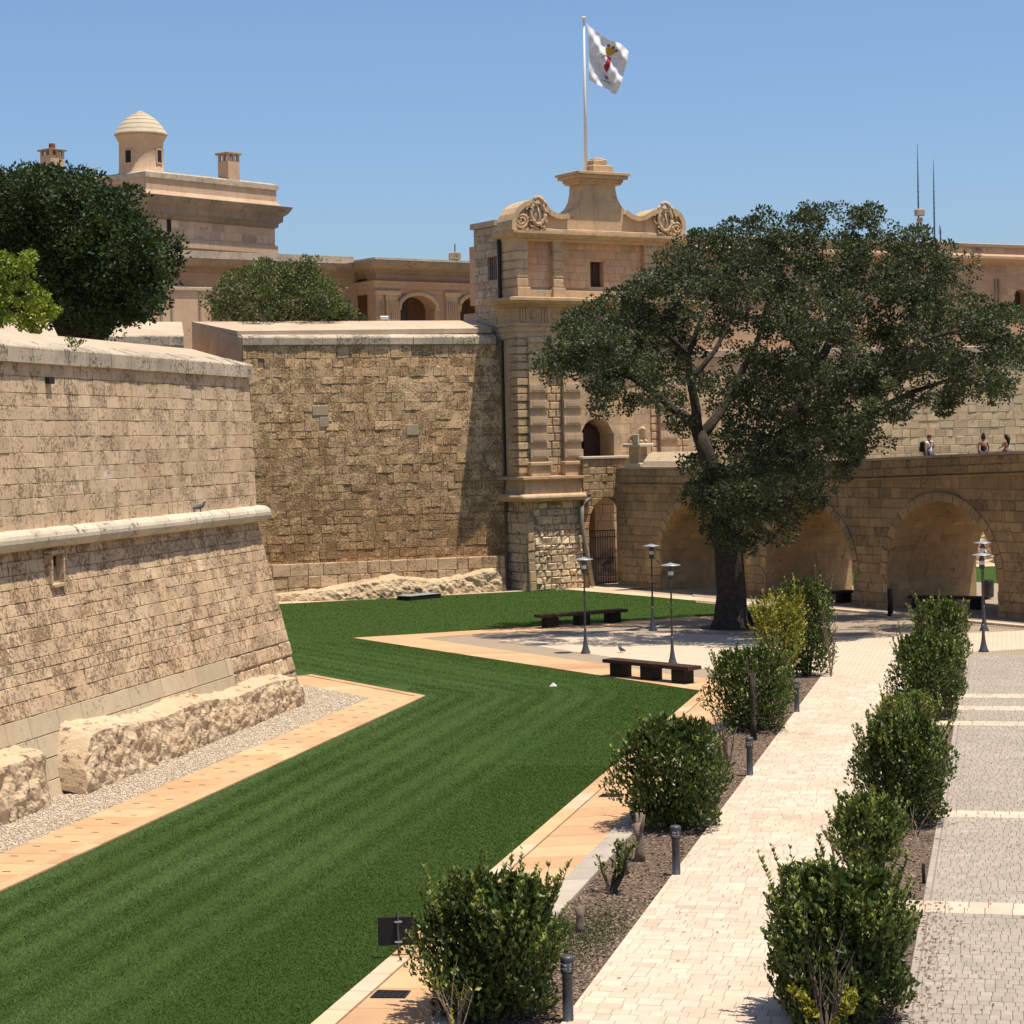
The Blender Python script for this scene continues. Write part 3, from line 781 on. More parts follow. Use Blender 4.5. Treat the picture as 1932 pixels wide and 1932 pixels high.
for (px, py, w_, h_) in ((600, 775, .82, .5), (607, 796, .48, .5), (773, 811, .66, .54), (918, 868, .36, .5)):
    s, z = CS(px, py, -.6); c = CP(s, -LEAN*z-.035, z)
    MB().box(c, (w_, .14, h_), CA, bev=.012).build('patch_stone', MT['patch'], cur)
s, z = -7.46, 12.15
MB().box(CP(s, -1.1, z), (.3, .5, .4), CA).build('drain_hole', MT['dark'], cur)
MB().box(CP(s, -.72, z-.24), (.42, .5, .08), CA, bev=.02).build('drain_lip', MT['coping'], cur)
# parapet: sloping top, splayed left cheek
dT = -LEAN*13.0
BL = AT(362, 607, 111.0); BR = AT(893, 604.5, 113.3)
fl, fr_ = CP(-8.4, dT+.06, 13.05), CP(5.25, dT+.06, 13.05)
def prism(name, bot, top, mat, parent):
    n = len(bot); V = list(bot)+list(top); F = [tuple(reversed(range(n))), tuple(range(n, 2*n))]
    for i in range(n): F.append((i, (i+1) % n, n+(i+1) % n, n+i))
    return fix_normals(mk(name, V, F, mat, parent))
def zc(p, z): return Vector((p.x, p.y, z))
prism('parapet', [zc(fl, 11.2)-CN*.45, zc(fr_, 11.2)-CN*.45, zc(BR, 11.2), zc(BL, 11.2)], [zc(fl, 13.42)-CN*.02, zc(fr_, 13.42)-CN*.02, BR-Vector((0, 0, .06)), BL-Vector((0, 0, .06))], MT['tower'], cur)
k = (BL-fl).normalized()*.55; k2 = (BR-fr_).normalized()*.55
prism('parapet_top', [zc(fl, 13.40)+k, zc(fr_, 13.40)+k2, BR-Vector((0, 0, .08)), BL-Vector((0, 0, .08))], [zc(fl, 13.46)+k+Vector((0, 0, .19)), zc(fr_, 13.46)+k2+Vector((0, 0, .19)), BR, BL], MT['coptop'], cur)
R = random.Random(8); s = -8.4
while s < 5.2:
    e = min(s+R.uniform(.8, 1.3), 5.25); e = 5.25 if 5.25-e < .5 else e
    zz = R.uniform(-.02, .02); oo = R.uniform(.06, .12)
    V, F = sweep_geo([(oo, 13.06), (oo, 13.4+zz), (oo-.05, 13.47+zz), (-.56, 13.64), (-.56, 13.06)], [tuple(CP(s+.008, dT, 0))[:2], tuple(CP(e-.008, dT, 0))[:2]])
    fix_normals(mk('coping_stone', V, F, MT['coping'], cur, tone=R.gauss(0, .08))); s = e
# the piece of parapet left of the embrasure
sl, sr_ = CP(-26, dT+.06, 13.05), CP(-11.4, dT+.06, 13.05)
b2 = AT(343, 607, 110.6); b1 = b2-CU*14
prism('parapet', [zc(sl, 11.2), zc(sr_, 11.2), zc(b2, 11.2), zc(b1, 11.2)], [zc(sl, 13.55), zc(sr_, 13.55), b2, b1], MT['coptop'], cur)
s = -20.0
while s < -11.5:
    e = min(s+R.uniform(.8, 1.3), -11.4)
    V, F = sweep_geo([(.1, 13.05), (.1, 13.5), (.04, 13.56), (-.3, 13.6), (-.3, 13.05)], [tuple(CP(s+.008, dT, 0))[:2], tuple(CP(e-.008, dT, 0))[:2]])
    fix_normals(mk('coping_stone', V, F, MT['coping'], cur, tone=R.gauss(0, .08))); s = e
# ledge at the foot
frL = lambda a, b, t: CP(a, .55-.03*b-t, b)
plate('foot_ledge', frL, [(-14, -.3), (5.3, -.3), (5.3, 1.82), (-14, 1.80)], [], .06, .6, MT['mortar_dark'], cur)
ms = Masonry(33)
ledS = flat_surf(CP(0, .55, 0), CU, Vector((0, 0, 1))-CN*.03)
ms.wall(ledS, [0, .62, 1.22, 1.86], lambda v: (-14, 5.3), .5, 1.1, gap=.009, pj=.02, depth=.5, cham=.03, rough=.025, tone=.09)
ms.finish('stone', 'ledge_stones', MT['bastion_low'], cur, 20)
# rock at the foot
def l2(u):
    s = -8.5+u*13.6; p = CP(s, .5, 0)
    ks = [0, .12, .25, .42, .55, .7, .8, .93, 1]; hs = [.3, .4, .5, .8, 1.0, .75, .8, 1.15, 1.2]
    h = float(np.interp(u, ks, hs)); d = float(np.interp(u, ks, [.5, .6, 1.3, 1.5, 1.3, 1.2, .9, .8, .6]))
    return (p.x, p.y, h, d)
rock('rock_ledge', l2, 220, 28, .13, MT['rock'], seed=9.0, out=(CN.x, CN.y))
# terraces behind the walls
sheet('terrace', [(-24.3, -20), (-24.3, 62.4), (-48, 86), (-120, 60), (-120, -20)], 9.95, MT['earth'])
tp = [CP(-40, -3, 0), CP(6.5, -3, 0), CP(6.5, -80, 0), CP(-60, -80, 0)]
sheet('terrace', [(p.x, p.y) for p in tp], 12.6, MT['earth'])

# ================================================================== CITY GATE
GB = Vector((-21.31, 110.69, 0)); GU = Vector((Q, Q, 0)); GN = Vector((Q, -Q, 0)); GA = math.pi/4
def GP(s, t, z): return GB+GU*s+GN*t+Vector((0, 0, z))           # along the front, out of it, up
def GF(px, py, t=0.0):
    o = GB+GN*t; p = PL(px, py, GN.x, GN.y, GN.x*o.x+GN.y*o.y); return ((p-GB).dot(GU), p.z)
def Z3(x, y): return 850.2+.2567*x, 248+.2567*y                   # close-up crop of the gate top -> photograph
frG = lambda a, b, t: GP(a, -t, b)
gate = thing('city_gate', 'ornate baroque stone gate with scrolled gable behind the tree', 'gatehouse', GP(0, 0, 0))
def gbox(mb, s0, s1, t0, t1, z0, z1, bev=0.0, tone=0.0):
    return mb.box(GP((s0+s1)/2, (t0+t1)/2, (z0+z1)/2), (s1-s0, t1-t0, z1-z0), GA, tone, bev)
def gpart(name, s0, s1, t0, t1, z0, z1, mat, bev=.0, tone=0.0, parent=None):
    return gbox(MB(), s0, s1, t0, t1, z0, z1, bev, tone).build(name, mat, parent or gate)
SL, SR = -5.1, 5.95
# --- lower storey
door = [(-1.26, 5.9), (-1.26, 8.15), (-1.0, 8.62), (-.6, 8.92), (-.17, 9.06), (.27, 8.92), (.66, 8.62), (.9, 8.15), (.9, 5.9)]
plate('lower_wall', frG, [(SL, 4.7), (SR, 4.7), (SR, 13.4), (SL, 13.4)], [door], .03, 1.7, MT['gate'], gate)
plate('lower_wall', frG, [(SL+.3, 4.7), (SR, 4.7), (SR, 14.9), (SL+.3, 14.9)], [[(a*1.05, b) for a, b in door]], 1.7, 6, MT['gate_grey'], gate)
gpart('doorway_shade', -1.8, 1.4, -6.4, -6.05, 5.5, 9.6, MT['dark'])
gpart('door_leaf', -.15, .88, -1.4, -1.3, 5.9, 8.5, MT['woodbrown'])
def dhole(v):
    if v > 9.06: return None
    if v < 8.15: return (-1.27, .91)
    k = [p for p in door[1:8]]
    zl = np.interp(v, [8.15, 8.62, 8.92, 9.06], [-1.26, -1.0, -.6, -.17]); zr = np.interp(v, [8.15, 8.62, 8.92, 9.06], [.9, .66, .27, -.17])
    return (float(zl), float(zr))
ms = Masonry(41); R = random.Random(41)
gS = flat_surf(GB, GU, (0, 0, 1))
p1 = (GF(996, 800)[0], GF(1027, 800)[0]); p2 = (GF(1060, 800)[0], GF(1092, 800)[0]); p3 = (GF(1242, 830)[0], GF(1274, 830)[0])
RR = rows_of(6.15, 13.3, .43, .02, 4)
ms.wall(gS, RR, lambda v: (p1[1], p2[0]), .45, .7, gap=.03, proud=.05, pj=.01, depth=.05, cham=.03, rough=.012, tone=.1)
ms.wall(gS, rows_of(6.1, 13.3, .52, .05, 7), lambda v: (p2[1]+.03, p3[0]-.5), .7, 1.2, holes=[dhole], gap=.006, pj=.004, depth=.05, cham=.008, rough=.005, tone=.06)
ms.wall(gS, RR, lambda v: (p3[1], SR), .45, .7, gap=.03, proud=.05, pj=.01, depth=.05, cham=.03, rough=.012, tone=.1)
ms.wall(gS, RR, lambda v: (p3[0]-.5, p3[0]), .45, .7, gap=.03, proud=.05, pj=.01, depth=.05, cham=.03, rough=.012, tone=.1)
flS = flat_surf(GP(SL, 0, 0), -GN, (0, 0, 1))       # flank: u runs back into the building
flS2 = lambda u, v: (GP(SL, -1.7+u, v), -GU)
ms.finish('stone', 'facing', MT['gate'], gate, 120)
# rusticated corner: blocks wrap the edge
for i in range(len(RR)-1):
    d = .10 if i % 2 == 0 else .14
    gpart('corner_block', SL-d, SL+(.75 if i % 2 else .95), -.55-.3*(i % 2), d, RR[i]+.035, RR[i+1]-.035, MT['gate'], .025, R.gauss(0, .1))
# panelled pilasters on pedestals
for (a, b) in (p1, p2, p3):
    gpart('pilaster', a, b, -.1, .22, 6.75, 13.05, MT['gate'], .02)
    gpart('pilaster_cap', a-.1, b+.1, -.1, .36, 13.05, 13.32, MT['gate'], .04)
    gpart('pedestal', a-.08, b+.08, -.1, .4, 6.0, 6.55, MT['gate'], .02)
    gpart('pedestal_cap', a-.16, b+.16, -.1, .5, 6.55, 6.76, MT['gate'], .04)
    for (y0, y1) in ((725, 740), (755, 770), (786, 802), (818, 834), (849, 864)):
        z1, z0 = GF(1030, y0)[1], GF(1030, y1)[1]
        gp_ = gpart('panel', a-.04, b+.04, .2, .33, z0, z1, MT['gate'], .008)
        gpart('panel_field', a+.1, b-.1, .33, .345, z0+.09, z1-.09, MT['gate_grey'], 0, 0, gp_)
        mm = MB()
        for q in range(5): gbox(mm, a+.14+q*(b-a-.3)/5, a+.2+q*(b-a-.3)/5, .34, .353, z0+.13+.04*(q % 2), z1-.14, 0)
        mm.build('carving', MT['gate'], gp_)
# entablature
gpath = [tuple(GP(SL, -1.7, 0))[:2], tuple(GP(SL, 0, 0))[:2], tuple(GP(SR, 0, 0))[:2], tuple(GP(SR, -5, 0))[:2]]
sweep('architrave', [(.12, 13.3), (.12, 13.62), (.18, 13.64), (.18, 13.9), (.3, 13.95), (.3, 14.08), (-.4, 14.08), (-.4, 13.3)], gpath, MT['gate'], gate)
sweep('frieze', [(.12, 14.08), (.12, 14.92), (-.4, 14.92), (-.4, 14.08)], gpath, MT['gate'], gate)
sweep('cornice', [(.15, 14.9), (.3, 14.95), (.3, 15.05), (.8, 15.1), (.86, 15.18), (1.05, 15.22), (1.05, 15.36), (.2, 15.46), (-.4, 15.46), (-.4, 14.9)], gpath, MT['gate'], gate)
for k in range(9):
    s = SL+.35+k*1.33
    for d in (-.17, 0, .17): gpart('triglyph', s+d-.06, s+d+.06, .1, .19, 14.1, 14.9, MT['gate'], .015)
    mm = MB().lathe([(0, 0), (.27, 0), (.27, .05), (.19, .08), (.17, .04), (0, .09)], n=14, cap=False)
    Mx = Matrix.Translation(GP(s+.66, .11, 14.5)) @ Matrix((GU, Vector((0, 0, 1)), GN)).transposed().to_4x4()
    mm.v = [Mx @ Vector(q) for q in mm.v]; mm.build('rosette', MT['gate'], gate)
# --- upper storey
win = [GF(*Z3(1056, 1200)), GF(*Z3(1150, 1200)), GF(*Z3(1150, 955)), GF(*Z3(1056, 955))]
wz0, wz1 = 16.1, win[2][1]; w0, w1 = win[0][0], win[1][0]
plate('upper_wall', frG, [(-4.95, 15.3), (5.75, 15.3), (5.75, 18.5), (-4.95, 18.5)], [[(w0, wz0), (w1, wz0), (w1, wz1), (w0, wz1)]], .34, 5.0, MT['gate_orange'], gate)
ms = Masonry(43)
uS = flat_surf(GP(0, -.3, 0), GU, (0, 0, 1))
ms.wall(uS, rows_of(16.0, 18.45, .42, .06, 2), lambda v: (-4.2, 5.2), .6, 1.1, holes=[lambda v: (w0-.02, w1+.02) if v < wz1 else None], gap=.005, pj=.006, depth=.04, cham=.008, rough=.006, tone=.06)
ms.finish('stone', 'facing', MT['gate_orange'], gate, 60)
wn = gpart('shutter', w0, w1, -.75, -.68, wz0, wz1, MT['woodbrown'])
gpart('window_bar', (w0+w1)/2-.03, (w0+w1)/2+.03, -.68, -.64, wz0, wz1, MT['woodbrown'], 0, 0, wn)
UR = [16.0+i*.475 for i in range(6)]
piers = [(-4.98, -4.35), (GF(*Z3(755, 1000))[0], GF(*Z3(826, 1000))[0]), (GF(*Z3(1425, 1000))[0], GF(*Z3(1525, 1000))[0]), (5.2, 5.78)]
for j, (a, b) in enumerate(piers):
    for i in range(5):
        gpart('rusticated_block', a-(.05 if j == 0 else 0), b+(.05 if j == 3 else 0), -1.5 if j in (0, 3) else -.33, .02, UR[i]+.03, UR[i+1]-.035 if i < 4 else 18.46, MT['gate'], .025, R.gauss(0, .06))
    gpart('pier', a+.02, b-.02, -.6, -.03, 15.4, 18.48, MT['gate'])
    gpart('pier_base', a-.08, b+.08, -1.5 if j in (0, 3) else -.33, .1, 15.44, 15.98, MT['gate'], .03)
gpart('plinth', -4.3, 5.2, -.33, -.08, 15.44, 15.85, MT['gate'], .02)
upath = [tuple(GP(-4.98, -1.7, 0))[:2], tuple(GP(-4.98, 0, 0))[:2], tuple(GP(5.8, 0, 0))[:2], tuple(GP(5.8, -5, 0))[:2]]
sweep('cornice', [(.04, 18.42), (.12, 18.5), (.12, 18.58), (.42, 18.68), (.46, 18.76), (.52, 18.78), (.52, 18.92), (0, 18.98), (-.6, 18.98), (-.6, 18.42)], upath, MT['gate'], gate)
# --- scrolled gable
def gz(L, t=0.0): return [GF(*Z3(x, y), t) for x, y in L]
left = [(462, 742), (448, 700), (450, 650), (464, 605), (492, 560), (535, 525), (590, 505), (650, 505), (690, 525), (715, 560), (745, 590), (780, 606), (820, 612), (866, 606)]
mid = [(905, 585), (945, 555), (972, 505), (984, 440), (986, 365), (1217, 365), (1221, 430), (1234, 490), (1258, 540)]
right = [(1290, 580), (1330, 612), (1378, 628), (1420, 622), (1450, 602), (1490, 580), (1540, 566), (1600, 562), (1650, 576), (1690, 606), (1714, 655), (1720, 710), (1708, 765), (1690, 792)]
gab = gz(left+mid+right); zb0 = 18.9
out = [(gab[0][0]+.1, zb0)]+gab+[(gab[-1][0]-.1, zb0)]
plate('gable', frG, out, [], .12, 1.5, MT['gate'], gate)
# raised rims along the scrolls
def rim(L, w_, name):
    P = gz(L); mm = MB(); V = []; F = []
    n = len(P)
    for i, (a, b) in enumerate(P):
        q0 = P[max(0, i-1)]; q1 = P[min(n-1, i+1)]; d = Vector((q1[0]-q0[0], q1[1]-q0[1])).normalized(); nn = Vector((d.y, -d.x))
        for (o, t) in ((.03, .09), (.03, -1.35), (-w_, -.2), (-w_, .09)):
            V.append(GP(a-nn.x*o, t, b-nn.y*o))
    for i in range(n-1):
        for k in range(4): F.append((i*4+k, (i+1)*4+k, (i+1)*4+(k+1) % 4, i*4+(k+1) % 4))
    F += [(0, 1, 2, 3), tuple((n-1)*4+k for k in (3, 2, 1, 0))]
    fix_normals(mk(name, V, F, MT['gate'], gate))
rim(left, .24, 'scroll_rim'); rim(right, .24, 'scroll_rim')
def spiral(cx, cy_, r0, turns, dr):
    P = []
    n = int(turns*22)
    for i in range(n+1):
        a = dr*(i/n*turns*2*math.pi)+(.3 if dr > 0 else math.pi-.3); r = r0*(1-.86*i/n)
        s, z = GF(*Z3(cx+r*math.cos(a), cy_+r*math.sin(a)*1.05)); P.append(GP(s, -.02, z))
    MB().tube(P, .085, 6).build('spiral', MT['gate'], gate, True)
spiral(522, 652, 52, 2.2, -1); spiral(1660, 712, 52, 2.2, 1)
def cartouche(cx, cy_, rx, ry):
    s, z = GF(*Z3(cx, cy_)); a = abs(GF(*Z3(cx+rx, cy_))[0]-s); b = abs(GF(*Z3(cx, cy_+ry))[1]-z)
    mm = MB(); V = [GP(s, .06, z)]; n = 24
    for i in range(n): V.append(GP(s+a*.8*math.cos(2*math.pi*i/n), -.04, z+b*.82*math.sin(2*math.pi*i/n)))
    sh = mk('shield', V, [(0, 1+i, 1+(i+1) % n) for i in range(n)], MT['gate_grey'], gate, True)
    pts = [GP(s+a*math.cos(2*math.pi*i/n), .02, z+b*math.sin(2*math.pi*i/n)) for i in range(n+1)]
    MB().tube(pts, .1, 6).build('frame', MT['gate'], sh, True)
    mm = MB()
    for (dx, dz, r, le) in ((0, 1.12, .2, .5), (-.75, .8, .15, .45), (.75, .8, .15, .45), (-1.2, .1, .11, .6), (1.2, .1, .11, .6), (-.8, -.9, .13, .4), (.8, -.9, .13, .4), (0, -1.15, .13, .3)):
        c = GP(s+a*dx, .02, z+b*dz); P = [c+GU*(le*.5*math.cos(q)*(.7 if dx else 1))+Vector((0, 0, le*.5*math.sin(q)))+GN*(.03*math.sin(3*q)) for q in [math.radians(x) for x in range(0, 300, 30)]]
        mm.tube(P, [r*.7*(1-.06*i) for i in range(len(P))], 6)
    mm.tube([GP(s-.02, .06, z+b*.6), GP(s+.02, .1, z), GP(s, .06, z-b*.6)], .04, 5)
    mm.build('scrollwork', MT['gate'], sh, True)
    for d in (-.3, .3):
        c = GP(s+d, .0, z-b*1.5); MB().tube([c+GU*(.16*math.cos(q))+Vector((0, 0, .2*math.sin(q))) for q in [math.radians(x) for x in range(20, 360, 40)]], .075, 6).build('volute', MT['gate'], sh, True)
cartouche(640, 605, 52, 78); cartouche(1575, 650, 48, 82)
gpart('gable_course', gab[0][0]+.5, gab[-1][0]-.5, -.3, -.02, 18.95, 19.12, MT['gate'], .03)
s0 = GF(*Z3(930, 320), .3); s1 = GF(*Z3(1311, 320), .3); zt = GF(*Z3(1060, 300))[1]
mm = MB()
for (o, za, zb_) in ((.0, zt-.16, zt), (-.12, zt-.34, zt-.16), (-.34, zt-.52, zt-.34), (-.42, zt-.62, zt-.52)):
    gbox(mm, s0[0]-o*.8, s1[0]+o*.8, -1.9-o, .45+o, za, zb_, .02)
mm.build('gable_cornice', MT['gate'], gate)
f0 = GF(*Z3(1030, 296), -.7); f1 = GF(*Z3(1176, 296), -.7)
R = random.Random(3)
for (a, b, za, h, dpt) in ((f0[0], f1[0], zt-.02, .52, .9), (f0[0]+.08, (f0[0]+f1[0])/2+.1, zt+.5, .28, .7), ((f0[0]+f1[0])/2+.0, f1[0]-.3, zt+.5, .34, .6), (f0[0]+.25, f1[0]-.5, zt+.76, .14, .5)):
    gpart('finial_stone', a, b, -.9-dpt/2, -.9+dpt/2, za, za+h, MT['gate'], .05, R.gauss(0, .06))
# --- base: battered block of rubble, its corner of dressed stones, roll moulding and ledge
bs0, bs1 = -4.96, -1.58
def bface(u, v): return (GP(u, .62-.035*v, v), (GN+Vector((0, 0, .035))).normalized())
mm = MB()
V = [GP(bs0, .56, -.3), GP(bs1, .56, -.3), GP(bs1, -2.8, -.3), GP(bs0, -2.8, -.3), GP(bs0, .4, 4.7), GP(bs1, .4, 4.7), GP(bs1, -2.8, 4.7), GP(bs0, -2.8, 4.7)]
fix_normals(mk('base_core', V, [(0, 1, 2, 3), (4, 5, 6, 7), (0, 1, 5, 4), (1, 2, 6, 5), (2, 3, 7, 6), (3, 0, 4, 7)], MT['mortar_dark'], gate))
ms = Masonry(45)
ms.wall(bface, rows_of(0, 4.7, .36, .25, 3), lambda v: (bs0+.35, bs1), .25, .75, gap=.012, pj=.035, depth=.1, cham=.045, rough=.05, tone=.12)
bfl = lambda u, v: (GP(bs0-.02-.03*(4.7-v), -2.8+u, v), (-GU+Vector((0, 0, .03))).normalized())
ms.wall(bfl, rows_of(0, 4.7, .5, .12, 4), lambda v: (0, 3.2), .4, .8, gap=.015, pj=.03, depth=.25, cham=.04, rough=.02, tone=.1)
ms.finish('rubble_stone', 'rubble_facing', MT['rubble'], gate, 110)
ms = Masonry(46); ms.wall(bface, rows_of(0, 4.7, .55, .1, 8), lambda v: (bs0-.05, bs0+.36), .5, .9, gap=.012, pj=.03, depth=.1, cham=.03, rough=.02, tone=.1)
ms.finish('corner_stone', 'corner_facing', MT['gate'], gate, 20)
bpath_ = [tuple(GP(bs0-.1, -2.8, 0))[:2], tuple(GP(bs0-.1, .45, 0))[:2], tuple(GP(bs1+.02, .45, 0))[:2]]
sweep('roll_moulding', [(.3+.2*math.cos(a), 4.88+.2*math.sin(a)) for a in [math.radians(x) for x in range(-100, 101, 25)]]+[(-.3, 5.08), (-.3, 4.68)], bpath_, MT['gate'], gate)
sweep('base_course', [(.12, 5.05), (.02, 5.8), (-.6, 5.8), (-.6, 5.05)], bpath_, MT['gate'], gate)
sweep('base_ledge', [(.02, 5.8), (.3, 5.86), (.3, 5.98), (-.6, 6.02), (-.6, 5.8)], bpath_, MT['gate'], gate)
# annex at the back of the left flank, with a barred window
kA = GU.x*GP(SL-.06, 0, 0).x+GU.y*GP(SL-.06, 0, 0).y
def FL(px, py):
    p = PL(px, py, GU.x, GU.y, kA); return ((p-GB).dot(GN), p.z)
aw = [FL(*Z3(270, 925)), FL(*Z3(337, 925)), FL(*Z3(337, 1087)), FL(*Z3(270, 1087))]
a0 = FL(893, 424)[0]; at_ = FL(893, 424)[1]
frA = lambda a, b, t: GP(SL-.06+t, a, b)
wa, wb = min(aw[0][0], aw[1][0]), max(aw[0][0], aw[1][0]); wc, wd_ = aw[2][1], aw[0][1]
plate('annex_wall', frA, [(a0, 4), (-1.72, 4), (-1.72, at_), (a0, at_)], [[(wa, wc), (wb, wc), (wb, wd_), (wa, wd_)]], .05, 3.6, MT['gate_grey'], gate)
ms = Masonry(47)
ms.wall(lambda u, v: (GP(SL-.06, u, v), -GU), rows_of(6, at_-.3, .42, .06, 2), lambda v: (a0, -1.74), .4, .8, holes=[lambda v: (wa, wb) if wc < v < wd_ else None], gap=.008, pj=.015, depth=.04, cham=.015, rough=.012, tone=.13)
ms.finish('stone', 'annex_facing', MT['gate_grey'], gate, 90)
V, F = plate_geo(frA, [(a0-.15, at_-.28), (-1.72, at_-.28), (-1.72, at_+.02), (a0-.15, at_+.02)], [], -.14, 3.6)
fix_normals(mk('annex_coping', V, F, MT['gate_grey'], gate))
wnd = MB().box(GP(SL+.45, (wa+wb)/2, (wc+wd_)/2), (.06, wb-wa, wd_-wc), GA).build('window', MT['dark'], gate)
for k in range(5): MB().tube([GP(SL+.08, wa+(wb-wa)*(k+.5)/5, wc), GP(SL+.08, wa+(wb-wa)*(k+.5)/5, wd_)], .035, 5).build('bar', MT['lampgrey'], wnd)
MB().tube([GP(SL+.08, wa, (wc+wd_)/2), GP(SL+.08, wb, (wc+wd_)/2)], .03, 5).build('bar', MT['lampgrey'], wnd)
MB().tube([GP(SL-.05, -1.55, at_-.4), GP(SL-.05, -1.55, 15.6), GP(SL-.05, -1.6, 15.4)], .1, 8).build('downpipe', MT['iron'], gate)
MB().tube([GP(SL-.06, -1.4, 13.2), GP(SL-.06, -1.35, 6.1)], .045, 8).build('downpipe', MT['iron'], gate)
# landing wall right of the base, its low arch and iron gate
lo = [(-1.57, -.3), (-1.25, -.3), (-1.25, 3.3), (-1.1, 3.95), (-.75, 4.5), (-.2, 4.85), (.35, 4.8), (.8, 4.45), (1.02, 4.0), (1.05, -.3), (1.5, -.3), (1.5, 6.82), (-1.57, 6.82)]
lz = .66
plate('landing_wall', lambda a, b, t: GP(a, lz-t, b), lo, [], .04, .6, MT['mortar_dark'], gate)
def lhole(v):
    if v > 4.86: return None
    zl = np.interp(v, [-1, 3.3, 3.95, 4.5, 4.86], [-1.25, -1.25, -1.1, -.75, -.15]); zr = np.interp(v, [-1, 4.0, 4.45, 4.8, 4.86], [1.05, 1.02, .8, .35, .2]); return (float(zl), float(zr))
ms = Masonry(48)
ms.wall(lambda u, v: (GP(u, lz, v), GN), rows_of(-.1, 6.82, .4, .1, 3), lambda v: (-1.57, 1.5), .35, .75, holes=[lhole], gap=.014, pj=.02, depth=.05, cham=.03, rough=.02, tone=.12)
ms.finish('stone', 'landing_facing', MT['bridge'], gate, 60)
gpart('landing_coping', -1.6, 1.55, .0, .74, 6.83, 6.98, MT['cordon'], .03)
gpart('landing_floor', -1.57, 1.5, -1.0, .1, 5.2, 5.95, MT['gate_grey'])
gpart('passage_back', -1.7, 1.6, -3.4, -3.0, -.2, 5.2, MT['bridge'])
gpart('passage_vault', -1.57, 1.5, -3.0, .05, 4.9, 5.2, MT['bridge'])
ig = thing('iron_gate', 'dark iron bar gate closing the low arch beside the drainpipe', 'gate', GP(-.1, -.25, 0))
for k in range(15): MB().tube([GP(-1.2+k*.158, -.25, .05), GP(-1.2+k*.158, -.25, 2.95)], .022, 5).build('bar', MT['lampgrey'], ig)
for z in (.15, 1.45, 2.6, 2.95): MB().tube([GP(-1.25, -.25, z), GP(1.05, -.25, z)], .03, 5).build('rail', MT['lampgrey'], ig)
dp = MB()
kk = [GF(1112, 932, .8), GF(1112, 941, .8), GF(1104, 948, .8), GF(1098, 958, .8), GF(1097, 985, .8), GF(1108, 1045, .8), GF(1119, 1106, .8)]
MB().tube([GP(s, .8, z) for s, z in kk], .12, 10).build('drainpipe', MT['pvc'], gate, True)

# ================================================================== BRIDGE
BK = 90.3
def BP(s, t, z): return Vector(((BK+s*math.sqrt(2))/2, (BK-s*math.sqrt(2))/2, 0))+Vector((-Q, -Q, 0))*t+Vector((0, 0, z))
BU = Vector((Q, -Q, 0)); BN = Vector((-Q, -Q, 0))
frB = lambda a, b, t: BP(a, -t, b)
bri = thing('bridge', 'long shaded stone bridge on round arches leading to the gate', 'bridge', BP(-75, 0, 0))
def zpar(s): return 6.37+max(0, s+85.5)*.0305
ARCH = [(-88.9, -82.5, 1.5, 4.6), (-80.2, -73.8, 1.5, 4.6), (-71.5, -64.6, 1.5, 4.9), (-62.3, -55.4, 1.6, 5.1)]
S0, S1, WB = -92.9, -36.0, 5.5
ol = [(S0, -.3)]
for (a, b, sp, ap) in ARCH:
    c, r, h = (a+b)/2, (b-a)/2, ap-sp
    ol += [(a, -.3), (a, sp)]+[(c-r*math.cos(math.pi*k/18), sp+h*math.sin(math.pi*k/18)) for k in range(1, 18)]+[(b, sp), (b, -.3)]
ol += [(S1, -.3), (S1, zpar(S1)-.85), (-85.5, zpar(-85.5)-.85), (S0, zpar(S0)-.85)]
plate('bridge_core', frB, ol, [], .06, WB, MT['bridge'], bri)
par_o = [(S0, zpar(S0)-.9), (-85.5, zpar(-85.5)-.9), (S1, zpar(S1)-.9), (S1, zpar(S1)-.1), (-85.5, zpar(-85.5)-.1), (S0, zpar(S0)-.1)]
plate('parapet_core', frB, par_o, [], .05, .42, MT['bridge'], bri)
RING = .42
def ahole(A):
    a, b, sp, ap = A; c, r, h = (a+b)/2, (b-a)/2, ap-sp
    def f_(v):
        if v <= sp: return (a, b)
        k = (v-sp)/(h+RING)
        if k >= 1: return None
        x = (r+RING)*math.sqrt(1-k*k); return (c-x, c+x)
    return f_
ms = Masonry(51)
bS = lambda u, v: (BP(u, 0, v), BN)
holes = [ahole(A) for A in ARCH]
ms.wall(bS, rows_of(-.15, 5.45, .42, .12, 3), lambda v: (S0, -50), .4, 1.0, holes=holes, gap=.008, pj=.014, depth=.07, cham=.018, rough=.015, tone=.11)
def bS3(u, v): return (BP(u, 0, 5.45+(zpar(u)-1.0-5.45)*v), BN)
ms.wall(bS3, [0, 1], lambda v: (-82, -50), .5, 1.0, gap=.012, pj=.012, depth=.07, cham=.018, rough=.012, tone=.1)
def bS2(u, v): return (BP(u, .03, zpar(u)-.92+v), BN)
ms.wall(bS2, [.06, .44, .8], lambda v: (S0, -50), .5, 1.1, gap=.010, pj=.015, depth=.07, cham=.025, rough=.015, tone=.12)
